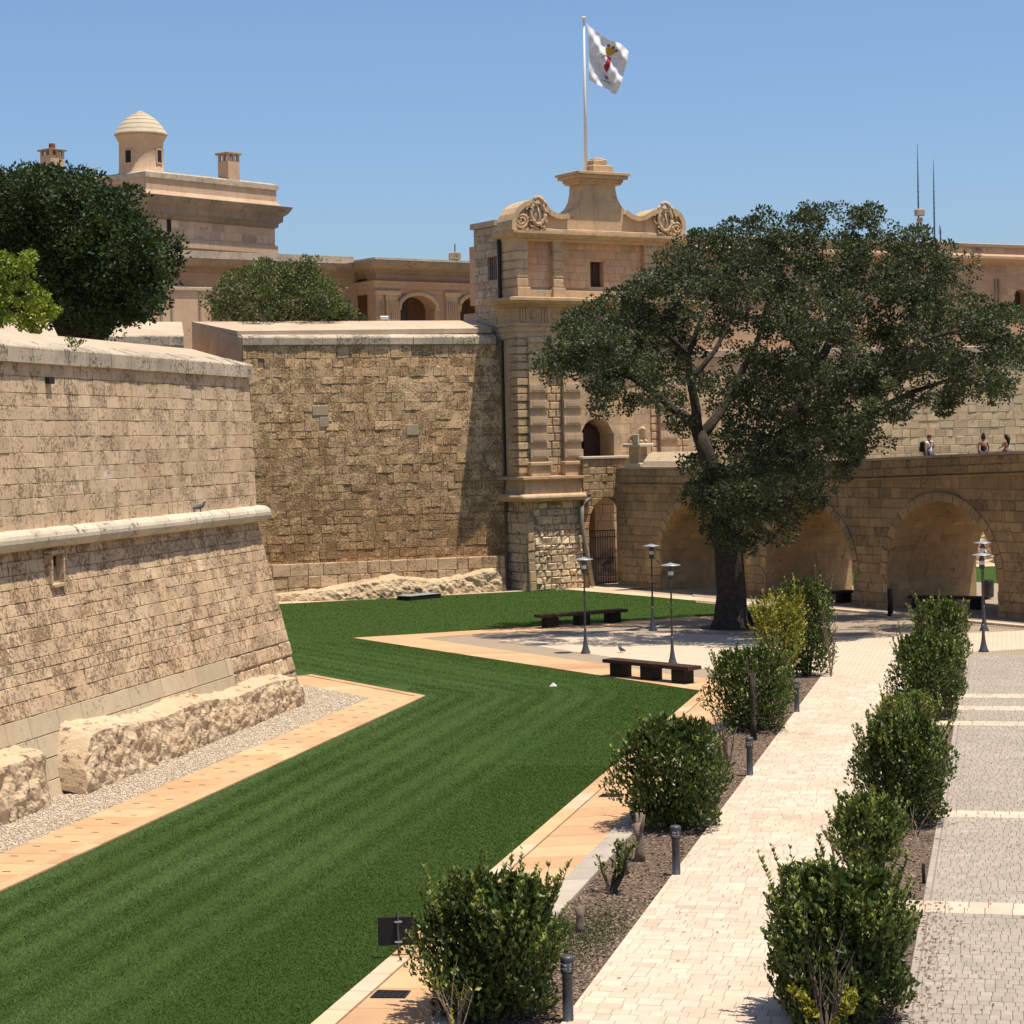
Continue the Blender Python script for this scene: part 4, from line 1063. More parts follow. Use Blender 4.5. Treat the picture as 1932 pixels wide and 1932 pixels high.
for (a, b, sp, ap) in ARCH:      # arch rings and the stones of the vault
    c, r, h = (a+b)/2, (b-a)/2, ap-sp; nv = 19
    for k in range(nv):
        t0, t1 = math.pi*(k+.03)/nv, math.pi*(k+.97)/nv
        P = [BP(c-(r+q)*math.cos(t), -.0, sp+(h+q)*math.sin(t)) for t, q in ((t0, 0.0), (t1, 0.0), (t1, RING-.02), (t0, RING-.02))]
        P = [P[0], P[3], P[2], P[1]]
        n = (P[1]-P[0]).cross(P[3]-P[0]); 
        if n.dot(BN) < 0: P = [P[0], P[3], P[2], P[1]]
        V, F = stone_geo(P, BN, ms.rng.uniform(.0, .03)+.03, .12, .03, .02, ms.rng)
        ms.items.append([V, F, ms.rng.gauss(.12, .08), .2, (P[0]+P[2])/2, BN])
    arc = [(a, -.1), (a, sp)]+[(c-r*math.cos(math.pi*k/24), sp+h*math.sin(math.pi*k/24)) for k in range(1, 24)]+[(b, sp), (b, -.1)]
    ln = [0]
    for i in range(1, len(arc)): ln.append(ln[-1]+math.dist(arc[i], arc[i-1]))
    ax_, az_ = [q[0] for q in arc], [q[1] for q in arc]
    def vS(u, v, ln=ln, ax_=ax_, az_=az_):
        x, z = np.interp(v, ln, ax_), np.interp(v, ln, az_); x2, z2 = np.interp(v+.1, ln, ax_), np.interp(v+.1, ln, az_); x1, z1 = np.interp(v-.1, ln, ax_), np.interp(v-.1, ln, az_)
        d = (BU*(x2-x1)+Vector((0, 0, z2-z1))).normalized(); nn = (-BN).cross(d)
        return (BP(float(x), -u, float(z)), nn if True else nn)
    tv = vS(1, ln[-1]*.1)
    sgn = 1 if tv[1].dot(BU) > 0 else -1
    vS2 = lambda u, v, vS=vS, sgn=sgn: (vS(u, v)[0], vS(u, v)[1]*sgn)
    ms.wall(vS2, rows_of(0, ln[-1], .42, .06, 5), lambda v: (.1, WB-.05), .5, 1.2, gap=.01, pj=.012, depth=.05, cham=.02, rough=.012, tone=.13)
ms.finish('stone', 'stone_facing', MT['bridge'], bri, 300)
s = S0
R = random.Random(6)
while s < -50:
    e = s+R.uniform(.9, 1.4)
    V = []
    for q in (s+.006, e-.006):
        zt_ = zpar(q)
        V += [BP(q, .07, zt_-.12), BP(q, .07, zt_), BP(q, -.46, zt_), BP(q, -.46, zt_-.12)]
    F = [(0, 1, 2, 3), (7, 6, 5, 4)]+[(k, 4+k, 4+(k+1) % 4, (k+1) % 4) for k in range(4)]
    fix_normals(mk('coping_stone', V, F, MT['coptop'], bri, tone=R.gauss(0, .07)))
    e2 = e
    V = []
    for q in (s, e):
        zt_ = zpar(q)-.95
        V += [BP(q, .1, zt_-.06), BP(q, .1, zt_+.05), BP(q, -.1, zt_+.05), BP(q, -.1, zt_-.06)]
    if s < -52: fix_normals(mk('string_course', V, F, MT['bridge'], bri, tone=R.gauss(-.1, .07)))
    s = e
# ledge course near the gate catching the sun and the lion on its pedestal
lpk = BP(-91.0, -.2, 0)
s_l = None
pp = PL(1201, 880, 1, 1, BK+.3); sl_ = (pp.x-pp.y)*Q
ped = thing('lion_pedestal', 'pale stone pedestal standing on the bridge parapet beside the gate door', 'pedestal', BP(sl_, -.1, zpar(sl_)))
def bbox(name, s0, s1, t0, t1, z0, z1, mat, parent, bev=.02): return MB().box(BP((s0+s1)/2, (t0+t1)/2, (z0+z1)/2), (s1-s0, t1-t0, z1-z0), -GA, 0, bev).build(name, mat, parent)
z0 = zpar(sl_)
bbox('base', sl_-.75, sl_+.75, -.75, .1, z0, z0+.22, MT['cordon'], ped, .04)
bbox('shaft', sl_-.45, sl_+.45, -.6, -.05, z0+.22, z0+1.05, MT['gate'], ped)
bbox('cap', sl_-.8, sl_+.8, -.8, .12, z0+1.05, z0+1.25, MT['cordon'], ped, .05)
def skin(name, verts, edges, radii, mat, parent=None, sub=1, root=0):
    me = bpy.data.meshes.new(name); me.from_pydata([tuple(v) for v in verts], edges, []); me.materials.append(mat)
    o = bpy.data.objects.new(name, me); link(o, parent)
    o.modifiers.new('skin', 'SKIN'); me.skin_vertices.new() if not me.skin_vertices else None
    for i, r in enumerate(radii):
        sv = me.skin_vertices[0].data[i]; sv.radius = (r, r) if not hasattr(r, '__len__') else r; sv.use_root = (i == root)
    s_ = o.modifiers.new('smooth', 'SUBSURF'); s_.levels = sub; s_.render_levels = sub
    o.modifiers['skin'].use_smooth_shade = True
    return o
zl = z0+1.25; C = BP(sl_, -.35, zl)
def LV(a, b, c): return C+BU*a+BN*b+Vector((0, 0, c))
lion = skin('lion_statue', [LV(-.55, 0, .28), LV(-.2, 0, .36), LV(.15, 0, .42), LV(.34, 0, .6), LV(.44, .0, .8), LV(.66, 0, .74),
    LV(-.5, .16, .1), LV(-.15, .2, .06), LV(-.5, -.16, .1), LV(-.15, -.2, .06), LV(.3, .15, .16), LV(.66, .15, .07), LV(.3, -.15, .16), LV(.66, -.15, .07), LV(-.8, .05, .12)],
    [(0, 1), (1, 2), (2, 3), (3, 4), (4, 5), (0, 6), (6, 7), (0, 8), (8, 9), (2, 10), (10, 11), (2, 12), (12, 13), (0, 14)],
    [.24, .22, .24, .26, .2, .1, .15, .08, .15, .08, .1, .08, .1, .08, .04], MT['gate'])
tag(lion, 'crouching stone lion on its pedestal at the gate end of the bridge', 'statue')
bbox('shield', sl_+.2, sl_+.62, .02, .1, zl+.02, zl+.5, MT['cordon'], lion, .03)
# raised parapet block between the pedestal and the tree
q0, q1 = PL(1216, 868, 1, 1, BK+.6), PL(1312, 868, 1, 1, BK+.6); qa, qb = (q0.x-q0.y)*Q, (q1.x-q1.y)*Q
V = []
for q in (qa+.35, qb): V += [BP(q, -.0, zpar(q)), BP(q, -.12, zpar(q)+.3), BP(q, -.55, zpar(q)+.78), BP(q, -.8, zpar(q)+.78), BP(q, -.8, zpar(q))]
F = [(0, 1, 2, 3, 4), (9, 8, 7, 6, 5)]+[(k, 5+k, 5+(k+1) % 5, (k+1) % 5) for k in range(5)]
fix_normals(mk('parapet_block', V, F, MT['rubble'], bri))

# ================================================================== PALACE, TOWER AND FAR WALLS
def camdir(deg): a = math.radians(deg); return Xc*math.sin(a)+Fw*math.cos(a)
class Face:
    """a vertical wall plane through O running along direction d (outside = right of travel)"""
    def __init__(s, O, d): s.O = Vector((O.x, O.y, 0)); s.d = Vector((d.x, d.y, 0)).normalized(); s.n = Vector((s.d.y, -s.d.x, 0))
    def P(s, a, t, z): return s.O+s.d*a-s.n*t+Vector((0, 0, z))
    def fr(s, a, b, t): return s.P(a, t, b)
    def az(s, px, py, t=0.0):
        o = s.O-s.n*t; p = PL(px, py, s.n.x, s.n.y, s.n.dot(o)); return ((p-s.O).dot(s.d), p.z)
    def ang(s): return math.atan2(s.d.y, s.d.x)
    def box(s, a0, a1, t0, t1, z0, z1, bev=0.0, mb=None, tone=0.0):
        return (mb or MB()).box(s.P((a0+a1)/2, (t0+t1)/2, (z0+z1)/2), (abs(a1-a0), abs(t1-t0), z1-z0), s.ang(), tone, bev)
def arch_poly(a0, a1, z0, zs, zt, n=12):
    c, r = (a0+a1)/2, (a1-a0)/2
    return [(a0, z0), (a0, zs)]+[(c-r*math.cos(math.pi*k/n), zs+(zt-zs)*math.sin(math.pi*k/n)) for k in range(1, n)]+[(a1, zs), (a1, z0)]
def ashlar(face, name, stuff, mat, parent, a0, a1, z0, z1, h, w0, w1, holes=(), cap=0, seed=1, t=0.0, tone=.06):
    ms = Masonry(seed)
    ms.wall(lambda u, v: (face.P(u, t, v), face.n), rows_of(z0, z1, h, .05, seed), lambda v: (a0, a1), w0, w1, holes=holes, gap=.012, pj=.012, depth=.03, cham=.015, rough=.012, tone=tone*2.2)
    ms.finish(name, stuff, mat, parent, cap)
def Z1(x, y): return x*.2934, 177+.2934*y
C0 = AT(*Z1(938, 500), 135.0)
FRt = Face(C0, camdir(40)); FLf = Face(C0, camdir(-52))     # right-hand face; left-hand face runs away to the left
LR = FRt.az(*Z1(1768, 900))[0]
tw = thing('palace_tower', 'square stone tower with heavy cornice and a domed turret above the dark tree', 'tower', zc(C0, 12.6))
LL = 16.0
plan = [FLf.P(LL, 0, 0), FRt.P(0, 0, 0), FRt.P(LR, 0, 0), FRt.P(LR, LL, 0)]
tpath = [tuple(p)[:2] for p in plan]
prism('tower_wall', [zc(p, 11.5) for p in plan[:3]]+[zc(plan[0]+plan[2]-plan[1], 11.5)], [zc(p, 23.2) for p in plan[:3]]+[zc(plan[0]+plan[2]-plan[1], 23.2)], MT['tower'], tw)
za = lambda x, y: FRt.az(*Z1(x, y))[1]
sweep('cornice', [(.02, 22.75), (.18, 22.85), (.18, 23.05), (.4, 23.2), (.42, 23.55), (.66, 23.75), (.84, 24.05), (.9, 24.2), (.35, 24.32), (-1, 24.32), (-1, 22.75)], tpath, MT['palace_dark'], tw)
sweep('parapet', [(.3, 24.3), (.12, 24.6), (.1, 25.4), (-.6, 25.4), (-.6, 24.3)], tpath, MT['tower'], tw)
sweep('coping', [(.22, 25.38), (.22, 25.72), (-.1, 25.85), (-2.4, 25.95), (-2.4, 25.3)], tpath, MT['coping'], tw)
sweep('string_course', [(.02, 20.95), (.14, 21.0), (.14, 21.55), (.02, 21.6), (-.4, 21.6), (-.4, 20.95)], tpath, MT['tower'], tw)
ashlar(FRt, 'stone', 'tower_ashlar', MT['tower'], tw, .02, LR-.02, 12.6, 20.9, .45, .6, 1.1, cap=60, seed=61, t=-.01)
ashlar(FRt, 'stone', 'tower_ashlar', MT['tower'], tw, .02, LR-.02, 21.65, 22.75, .55, .8, 1.3, cap=20, seed=62, t=-.01)
a, z = FRt.az(*Z1(1086, 846)); FRt.box(a-.17, a+.17, -.04, .2, z-.42, z+.42).build('slit_window', MT['dark'], tw)
# low outbuilding in front of the tower foot
ob = AT(274, 547, 124); OBf = Face(ob, camdir(60))
ob2 = thing('outbuilding', 'low streaked stone outbuilding between the dark tree and round shrub', 'building', zc(ob, 12.6))
oa1, oz1 = OBf.az(397, 548)[0], ob.z
plate('wall', OBf.fr, [(0, 12.5), (oa1, 12.5), (oa1, oz1), (0, oz1)], [], 0, 3.0, MT['tower'], ob2)
for (x0, x1) in ((1030, 1045), (1100, 1112), (1280, 1292)):
    q0, q1 = OBf.az(*Z1(x0, 1400))[0], OBf.az(*Z1(x1, 1400))[0]; OBf.box(q0, q1, -.06, .01, 12.6, oz1-.02).build('wall_strip', MT['palace_dark'], ob2)
OBf.box(-.1, oa1+.1, -.12, 3.0, oz1+.003, oz1+.22, .03).build('roof_slab', MT['coping'], ob2)
# domed turret
tc = AT(267, 321, 137.3)
tu = thing('domed_turret', 'round stone sentry turret with stepped dome on the tower corner', 'turret', zc(tc, 25.9))
mm = MB().lathe([(1.5, -.25), (1.5, 0), (1.46, .05), (1.44, 2.05), (1.52, 2.12), (1.55, 2.25), (1.62, 2.3), (1.66, 2.45), (1.5, 2.52)], (tc.x, tc.y, 25.9), 40); mm.build('drum', MT['tower'], tu, True)
mm = MB(); pr = [(1.66, 2.46)]
DR = [1.74, 1.56, 1.34, 1.08, .78, .46]; DZ = [2.5, 2.80, 3.12, 3.42, 3.68, 3.88, 4.04]
for k in range(6):
    r1 = DR[k+1] if k < 5 else .16
    pr += [(DR[k], DZ[k]), (DR[k], DZ[k]+.05), (r1+.03, DZ[k+1])]
pr += [(.14, 4.06), (.02, 4.1)]
mm.lathe(pr, (tc.x, tc.y, 25.9), 40).build('dome', MT['dome'], tu)
for (x, y) in ((826, 402), (1023, 402)):
    px, py = Z1(x, y); r = Vector(ray(px, py)); o = Vector((0, 0, EYE)); d = r.normalized()
    # meet the drum
    oc = Vector((o.x-tc.x, o.y-tc.y)); dd = Vector((d.x, d.y)); A = dd.dot(dd); B = 2*oc.dot(dd); Cc = oc.dot(oc)-1.45**2
    t = (-B-math.sqrt(max(B*B-4*A*Cc, 0)))/(2*A); p = o+d*t; an = math.atan2(p.y-tc.y, p.x-tc.x)
    wdw = MB().box((tc.x+1.36*math.cos(an), tc.y+1.36*math.sin(an), p.z), (.22, .42, .8), an).build('window', MT['dark'], tu)
    m2 = MB()
    for dy in (-.27, .27): m2.box((tc.x+1.42*math.cos(an)-dy*math.sin(an), tc.y+1.42*math.sin(an)+dy*math.cos(an), p.z), (.14, .1, .96), an)
    for dz in (-.45, .45): m2.box((tc.x+1.42*math.cos(an), tc.y+1.42*math.sin(an), p.z+dz), (.15, .43, .1), an)
    m2.build('frame', MT['tower'], wdw)
def chimney(px0, px1, py0, py1, D, label, pot):
    p = AT((px0+px1)/2, py1, D); q = AT((px0+px1)/2, py0, D); wd = (px1-px0)*D/FPX*.8; h = q.z-p.z
    c = thing('chimney', label, 'chimney', p)
    an = FRt.ang(); hs = h*.66
    MB().box(p+Vector((0, 0, hs/2-.3)), (wd, wd, hs+.6), an, 0, .02).build('stack', MT['tower'], c)
    u = Vector((math.cos(an), math.sin(an), 0)); v = Vector((-u.y, u.x, 0)); m2 = MB()
    for i in (-1, 0, 1):
        for j in (-1, 0, 1):
            if i or j: m2.box(p+u*i*wd*.42+v*j*wd*.42+Vector((0, 0, hs+h*.12)), (wd*.16, wd*.16, h*.25), an)
    m2.build('vent_pillars', MT['tower'], c)
    MB().box(p+Vector((0, 0, hs+h*.28)), (wd*1.25, wd*1.25, h*.09), an, 0, .03).build('cap', MT['palace_dark'], c)
    if pot: MB().lathe([(wd*.16, 0), (wd*.2, .1), (wd*.18, h*.34), (wd*.14, h*.35)], p+Vector((0, 0, hs+h*.3)), 12).build('pot', MT['terracotta'], c)
chimney(414, 450, 288, 338, 141, 'square stone chimney with open vents on the right of the tower roof', False)
chimney(79, 119, 282, 318, 141, 'stone chimney with a red clay pot rising behind the dark tree', True)
ae = AT(163, 326, 138); tag(MB().tube([ae, AT(163, 307, 138)], .035, 5).tube([AT(160, 322, 138), AT(190, 315, 138)], .06, 5).build('roof_aerial', MT['zinc']), 'small grey aerial with a sideways arm beside the domed turret', 'aerial')

# --- palace wing with the arcade
def Z5(x, y): return 496+.3893*x, 460.5+.3893*y
W1 = Face(AT(*Z5(560, 70), 133), camdir(54))
pw = thing('palace_wing', 'low palace wing with round arches and a dark cornice behind the curtain wall', 'palace', zc(W1.O, 12.6))
zt1 = AT(*Z5(560, 70), 133).z
E1 = W1.az(*Z5(1060, 200))[0]
def wz(x, y): return W1.az(*Z5(x, y))
ar = []
for (x0, x1, ys, yt) in ((667, 833, 312, 250), (957, 1075, 318, 256)):
    ar.append((wz(x0, 340)[0], wz(x1, 340)[0], 12.5, wz((x0+x1)/2, ys)[1], wz((x0+x1)/2, yt)[1]))
base_o = [(-.2, 12.4)]
for A in ar: base_o += [(p[0], 12.4 if p[1] < 12.6 else p[1]) for p in arch_poly(*A)]
base_o += [(E1+8, 12.4), (E1+8, zt1-.4), (-.2, zt1-.4)]
plate('wall', W1.fr, base_o, [], 0, 1.1, MT['palace'], pw)
W1.box(-.2, E1+8, 4.6, 5.0, 12.4, zt1-.4).build('loggia_wall', MT['palace'], pw)
W1.box(-.2, E1+8, 1.1, 4.6, zt1-1.2, zt1-.8).build('loggia_ceiling', MT['palace_dark'], pw)
for i, A in enumerate(ar):
    c, r = (A[0]+A[1])/2, (A[1]-A[0])/2
    P = [W1.P(c-(r+.14)*math.cos(math.pi*k/14), -.1, A[3]+(A[4]-A[3]+.14)*math.sin(math.pi*k/14)) for k in range(15)]
    MB().tube(P, .15, 6).build('archivolt', MT['gate'], pw, True)
    for x in (A[0]-.2, A[1]+.2): W1.box(x-.2, x+.2, -.12, .2, A[3]-.14, A[3]+.08, .03).build('impost', MT['gate'], pw)
    gl = W1.box(A[0]+.02, A[0]+(A[1]-A[0])*.36, .9, .98, 12.5, A[4]-.15).build('glazed_door', MT['pane'], pw)
    m2 = MB()
    for k in range(4): W1.box(A[0]+.05, A[0]+(A[1]-A[0])*.36, .86, .9, 13.2+k*.8, 13.26+k*.8, mb=m2)
    for k in range(3): W1.box(A[0]+.02+k*.5, A[0]+.08+k*.5, .86, .9, 12.5, A[4]-.2, mb=m2)
    m2.build('glazing_bars', MT['iron'], gl)
for (x0, x1) in ((592, 652), (882, 942), (545, 578)):
    q0, q1 = wz(x0, 330)[0], wz(x1, 330)[0]; zt_ = wz(620, 248)[1]
    pl_ = W1.box(q0, q1, -.14, .0, 12.5, zt_).build('pilaster', MT['gate'], pw)
    n = 6; m2 = MB()
    for k in range(n): W1.box(q0+(q1-q0)*(k+.2)/n, q0+(q1-q0)*(k+.75)/n, -.22, -.13, 12.5, zt_-.35, mb=m2)
    m2.build('fluting', MT['gate'], pl_)
    W1.box(q0-.12, q1+.12, -.3, .0, zt_, zt_+.28, .04).build('capital', MT['gate'], pl_)
wpath = [tuple(W1.P(-.2, 6, 0))[:2], tuple(W1.P(-.2, 0, 0))[:2], tuple(W1.P(E1+8, 0, 0))[:2]]
ze = wz(700, 208)[1]
sweep('entablature', [(.02, ze-.45), (.12, ze-.4), (.12, ze-.15), (.22, ze-.1), (.26, ze+.2), (.36, ze+.32), (.02, ze+.42), (-.3, ze+.4), (-.3, ze-.45)], wpath, MT['palace'], pw)
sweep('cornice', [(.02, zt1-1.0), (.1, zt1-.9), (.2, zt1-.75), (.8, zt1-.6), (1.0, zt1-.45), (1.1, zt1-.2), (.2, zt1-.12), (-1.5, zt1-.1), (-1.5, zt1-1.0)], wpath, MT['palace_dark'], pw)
W1.box(-.4, E1+8, -.2, 6, zt1-.08, zt1+.06).build('roof', MT['coping'], pw)
W2 = Face(W1.P(-.2, 2.2, 0)-W1.d*16, W1.d)
zt2 = zt1-.1
aw2 = [W2.az(*Z5(318, 300))[0], W2.az(*Z5(383, 300))[0]]
ap2 = arch_poly(aw2[0], aw2[1], 13.2, W2.az(*Z5(350, 232))[1], W2.az(*Z5(350, 206))[1])
plate('wall', W2.fr, [(0, 12.4), (15.95, 12.4), (15.95, zt2-.4), (0, zt2-.4)], [ap2], 0, .5, MT['palace'], pw)
W2.box(aw2[0]-.2, aw2[1]+.2, .5, .6, 13, ap2[6][1]+.3).build('window', MT['pane'], pw)
P = [W2.P(p[0], -.08, p[1]) for p in ap2[1:-1]]; MB().tube(P, .14, 6).build('archivolt', MT['gate'], pw, True)
W2.box(aw2[0]-.5, aw2[1]+.5, -.5, 0, 14.3, 14.5, .03).build('balcony_slab', MT['gate'], pw)
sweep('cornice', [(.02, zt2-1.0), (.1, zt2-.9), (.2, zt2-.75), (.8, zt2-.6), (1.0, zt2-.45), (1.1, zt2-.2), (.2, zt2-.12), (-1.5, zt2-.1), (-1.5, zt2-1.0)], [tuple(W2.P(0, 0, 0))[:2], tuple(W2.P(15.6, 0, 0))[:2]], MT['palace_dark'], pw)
W2.box(0, 15.6, -.2, 6, zt2-.1, zt2+.35).build('roof_parapet', MT['coping'], pw)
q = AT(*Z5(930, 70), 137); ra = thing('roof_mast', 'thin aerial on a small block on the palace wing roof', 'aerial', q)
MB().tube([q, AT(*Z5(931, 0), 137)], .04, 5).build('mast', MT['lampgrey'], ra); MB().box(q+Vector((0, 0, .15)), (.7, .7, .5), .4, 0, .05).build('block', MT['coping'], ra)

# --- palace to the right behind the tree
RP = Face(AT(1290, 441, 122), camdir(62))
rp = thing('right_palace', 'long terraced stone palace behind the tree with arched windows at the right edge', 'palace', zc(RP.O, 12.6))
zr = AT(1290, 441, 122).z
def Z6(x, y): return (2500+.2748*x)*.7085, (600+.2748*y)*.7085
wins = []
for (x0, x1, y0, ys, yt) in ((395, 455, 780, 655, 650), (736, 860, 900, 680, 618)):
    a0, a1 = RP.az(*Z6(x0, 700))[0], RP.az(*Z6(x1, 700))[0]
    wins.append((a0, a1, RP.az(*Z6(x0, y0))[1], RP.az(*Z6(x0, ys))[1], RP.az(*Z6(x0, yt))[1]))
e1 = RP.az(1990, 500)[0]
plate('wall', RP.fr, [(-2, 11), (e1+20, 11), (e1+20, zr-.2), (-2, zr-.2)], [arch_poly(*w_) for w_ in wins], 0, 1.2, MT['palace'], rp)
for w_ in wins: RP.box(w_[0]-.1, w_[1]+.1, .7, .8, w_[2]-.1, w_[4]+.1).build('window', MT['woodbrown'], rp)
zc1 = RP.az(*Z6(500, 325))[1]; q0 = [tuple(RP.P(-2, 0, 0))[:2], tuple(RP.P(e1+20, 0, 0))[:2]]
sweep('cornice', [(.02, zc1-.35), (.5, zc1-.2), (.75, zc1-.05), (.75, zc1+.1), (.05, zc1+.3), (-.4, zc1+.3), (-.4, zc1-.35)], q0, MT['palace'], rp)
sweep('roof_coping', [(.1, zr-.22), (.14, zr-.04), (-.9, zr+.1), (-.9, zr-.22)], q0, MT['coptop'], rp)
ashlar(RP, 'stone', 'palace_ashlar', MT['palace'], rp, 20, e1+4, 12.6, zc1-.4, .5, .7, 1.2, holes=[(lambda v, w_=w_: (w_[0]-.05, w_[1]+.05) if w_[2] < v < w_[4] else None) for w_ in wins], cap=60, seed=71, t=-.004)
ashlar(RP, 'stone', 'palace_ashlar', MT['gate_grey'], rp, 20, e1+4, zc1+.35, zr-.25, .5, .7, 1.2, cap=30, seed=72, t=-.004)
for k in range(3):
    a = RP.az(*Z6(548+16*k, 600))[0]
    if k != 1: RP.box(a-.08, a+.08, -.08, 0, 13, RP.az(*Z6(548, 520))[1]).build('wall_strip', MT['palace_dark'], rp)
# rampart right of the gate, standing in the ditch
g0, g1 = G(1613, 1070), G(1861, 1062)
RW = Face(g0-(g1-g0).normalized()*26, g1-g0)
rw = thing('rampart_wall', 'sunlit stone rampart right of the gate behind the bridge and tree', 'rampart', RW.P(26, 0, 0))
RW.box(-12, 70, .06, 2.5, -.3, 12.6).build('wall_core', MT['mortar'], rw)
ms = Masonry(75)
ms.wall(lambda u, v: (RW.P(u, .002*v, v), RW.n), rows_of(.0, 12.5, .5, .1, 5), lambda v: (-10, 62), .45, 1.0, gap=.008, pj=.012, depth=.06, cham=.018, rough=.016, tone=.07)
ms.finish('stone', 'stone_facing', MT['rampart'], rw, 200)
RW.box(-12, 70, -.15, 3, 12.51, 12.95, .04).build('coping', MT['coptop'], rw)
bz = [RW.P(-12, 0, 0), RW.P(70, 0, 0), RW.P(70, -3.2, 0), RW.P(-12, -3.2, 0)]
sheet('rampart_path', [(p.x, p.y) for p in bz], .012, MT['kerb_cream'])
rock('rock_foot', lambda u: (*tuple(RW.P(10+u*40, .1, 0))[:2], 1.1+.5*math.sin(u*23), .7), 120, 18, .3, MT['rock'], seed=12, out=(RW.n.x, RW.n.y))
tq = [RW.P(-14, 2.5, 0), RW.P(70, 2.5, 0), RW.P(70, 60, 0), RW.P(-14, 60, 0)]
sheet('terrace', [(p.x, p.y) for p in tq], 12.58, MT['earth'])
# floor below the bridge
sheet('underpass_floor', [(-15.8, 102.0), (20, 66.2), (32, 78.2), (-3.8, 114)], .018, MT['setts_grey'])

# --- masts on the roof
def mast(px, y0, y1, D, label, box_y=None):
    p = AT(px, y1, D); q = AT(px-2, y0, D); c = thing('radio_mast', label, 'mast', p)
    h = (q-p)
    MB().tube([p-Vector((0, 0, 1.5)), p+h*.5, p+h*.75, q], [.06, .045, .03, .012], 6).build('pole', MT['lampgrey'], c)
    m2 = MB()
    for k in range(9):
        a = p+h*(.3+.07*k); m2.tube([a-Xc*(.13-.01*k), a+Xc*(.13-.01*k)], .010, 4)
    m2.build('rungs', MT['lampgrey'], c)
    if box_y: b = AT(px+2, box_y, D); MB().box(b, (.55, .45, .45), .5, 0, .04).box(b-Vector((0, 0, .5)), (.3, .3, .3), .5).build('equipment_box', MT['gate_grey'], c)
mast(1733, 272, 432, 140, 'tallest radio mast with a box halfway, above the tree crown', 401)
mast(1763, 300, 446, 140, 'slimmer radio mast just right of the tallest one', None)
mast(1775, 424, 447, 139, 'shortest rod mast standing beside the two tall masts', None)

# ================================================================== FLAG
fp0 = GP(GF(1105, 320, -1.0)[0], -1.0, zt-.1)
pole_top = AT(1101.5, 36, (fp0).dot(Fw))
pole = thing('flagpole', 'tall white flagpole on top of the gate gable', 'flagpole', fp0)
MB().tube([fp0, fp0.lerp(pole_top, .5), pole_top], [.085, .075, .05], 10).build('pole', MT['white'], pole, True)
MB().lathe([(.05, 0), (.16, .02), (.17, .08), (.08, .13), (.01, .15)], pole_top, 12).build('finial', MT['white'], pole)
MB().tube([AT(1110, 160, fp0.dot(Fw)), AT(1108, 316, fp0.dot(Fw))], .012, 4).build('halyard', MT['white'], pole)
FD = fp0.dot(Fw)
def flag_depth(px, py):
    a = (px-1106)*.62+(py-60)*.5; b = (px-1106)*.5-(py-44)*.32
    fade = min(1, max(0, (px-1104)/25))
    return fade*(.15*math.sin(b*.30)+.045*math.sin(a*.42+1)+.03*math.sin(b*.75))+.45*max(0, (px-1150)/36)**2
def FPt(px, py, o=0.0): return AT(px, py, FD+flag_depth(px, py)-o)
def poly_at(L, t):
    t *= len(L)-1; i = min(int(t), len(L)-2); k = t-i
    return (L[i][0]+(L[i+1][0]-L[i][0])*k, L[i][1]+(L[i+1][1]-L[i][1])*k)
top_ = [(1106, 43), (1120, 56), (1135, 67), (1150, 76), (1163, 79), (1174, 84), (1186, 97)]
bot_ = [(1111, 151), (1121, 156), (1131, 161), (1141, 166), (1149, 170), (1155, 176), (1162, 178)]
lef_ = [(1106, 43), (1110, 70), (1111, 100), (1111, 130), (1111, 151)]
rig_ = [(1186, 97), (1183, 115), (1178, 135), (1171, 160), (1162, 178)]
nu, nv = 40, 46; V = []; F = []
for j in range(nv+1):
    for i in range(nu+1):
        u, v = i/nu, j/nv; T, B, L, Rr = poly_at(top_, u), poly_at(bot_, u), poly_at(lef_, v), poly_at(rig_, v)
        q = [(1-v)*T[k]+v*B[k]+(1-u)*L[k]+u*Rr[k]-((1-u)*(1-v)*top_[0][k]+u*(1-v)*top_[-1][k]+(1-u)*v*bot_[0][k]+u*v*bot_[-1][k]) for k in (0, 1)]
        V.append(FPt(q[0], q[1]))
for j in range(nv):
    for i in range(nu): a = j*(nu+1)+i; F.append((a, a+1, a+nu+2, a+nu+1))
fl = thing('flag', 'white flag with golden crown and red emblem flying over the gate', 'flag', AT(1108, 60, FD))
mk('cloth', V, F, MT['flag'], fl, True)
def print_(name, poly, mat, parent, off=.025):
    """flat print lying on the cloth: a fan of small triangles that follows its folds"""
    P = [(1062.7+.11*x, 14.2+.11*y) for x, y in poly]
    tri = tessellate_polygon([[Vector((x, y, 0)) for x, y in P]]); V = []; F = []
    def sub(a, b, c, d):
        if d == 0:
            n = len(V); V.extend(FPt(x, y, off) for x, y in (a, b, c)); F.append((n, n+1, n+2)); return
        ab, bc, ac = [((p[0]+q[0])/2, (p[1]+q[1])/2) for p, q in ((a, b), (b, c), (a, c))]
        for t in ((a, ab, ac), (ab, b, bc), (ac, bc, c), (ab, bc, ac)): sub(*t, d-1)
    for t in tri: sub(P[t[0]], P[t[1]], P[t[2]], 2)
    return mk(name, V, F, mat, parent)
print_('crown', [(738, 810), (725, 690), (775, 700), (790, 668), (825, 712), (858, 690), (868, 735), (905, 762), (850, 800), (792, 828)], MT['gold'], fl)
for (x, y) in ((776, 655), (858, 690), (908, 740)):
    print_('pearl', [(x+28*math.cos(k*.9), y+26*math.sin(k*.9)) for k in range(7)], MT['ink'], fl, .03)
print_('red_field', [(760, 838), (822, 872), (805, 990), (770, 1070), (742, 1118), (700, 1040), (694, 1000), (740, 935), (748, 880)], MT['red'], fl)
print_('emblem_line', [(655, 880), (668, 850), (700, 815), (748, 822), (820, 868), (824, 880), (755, 842), (700, 828), (676, 856)], MT['ink'], fl, .03)
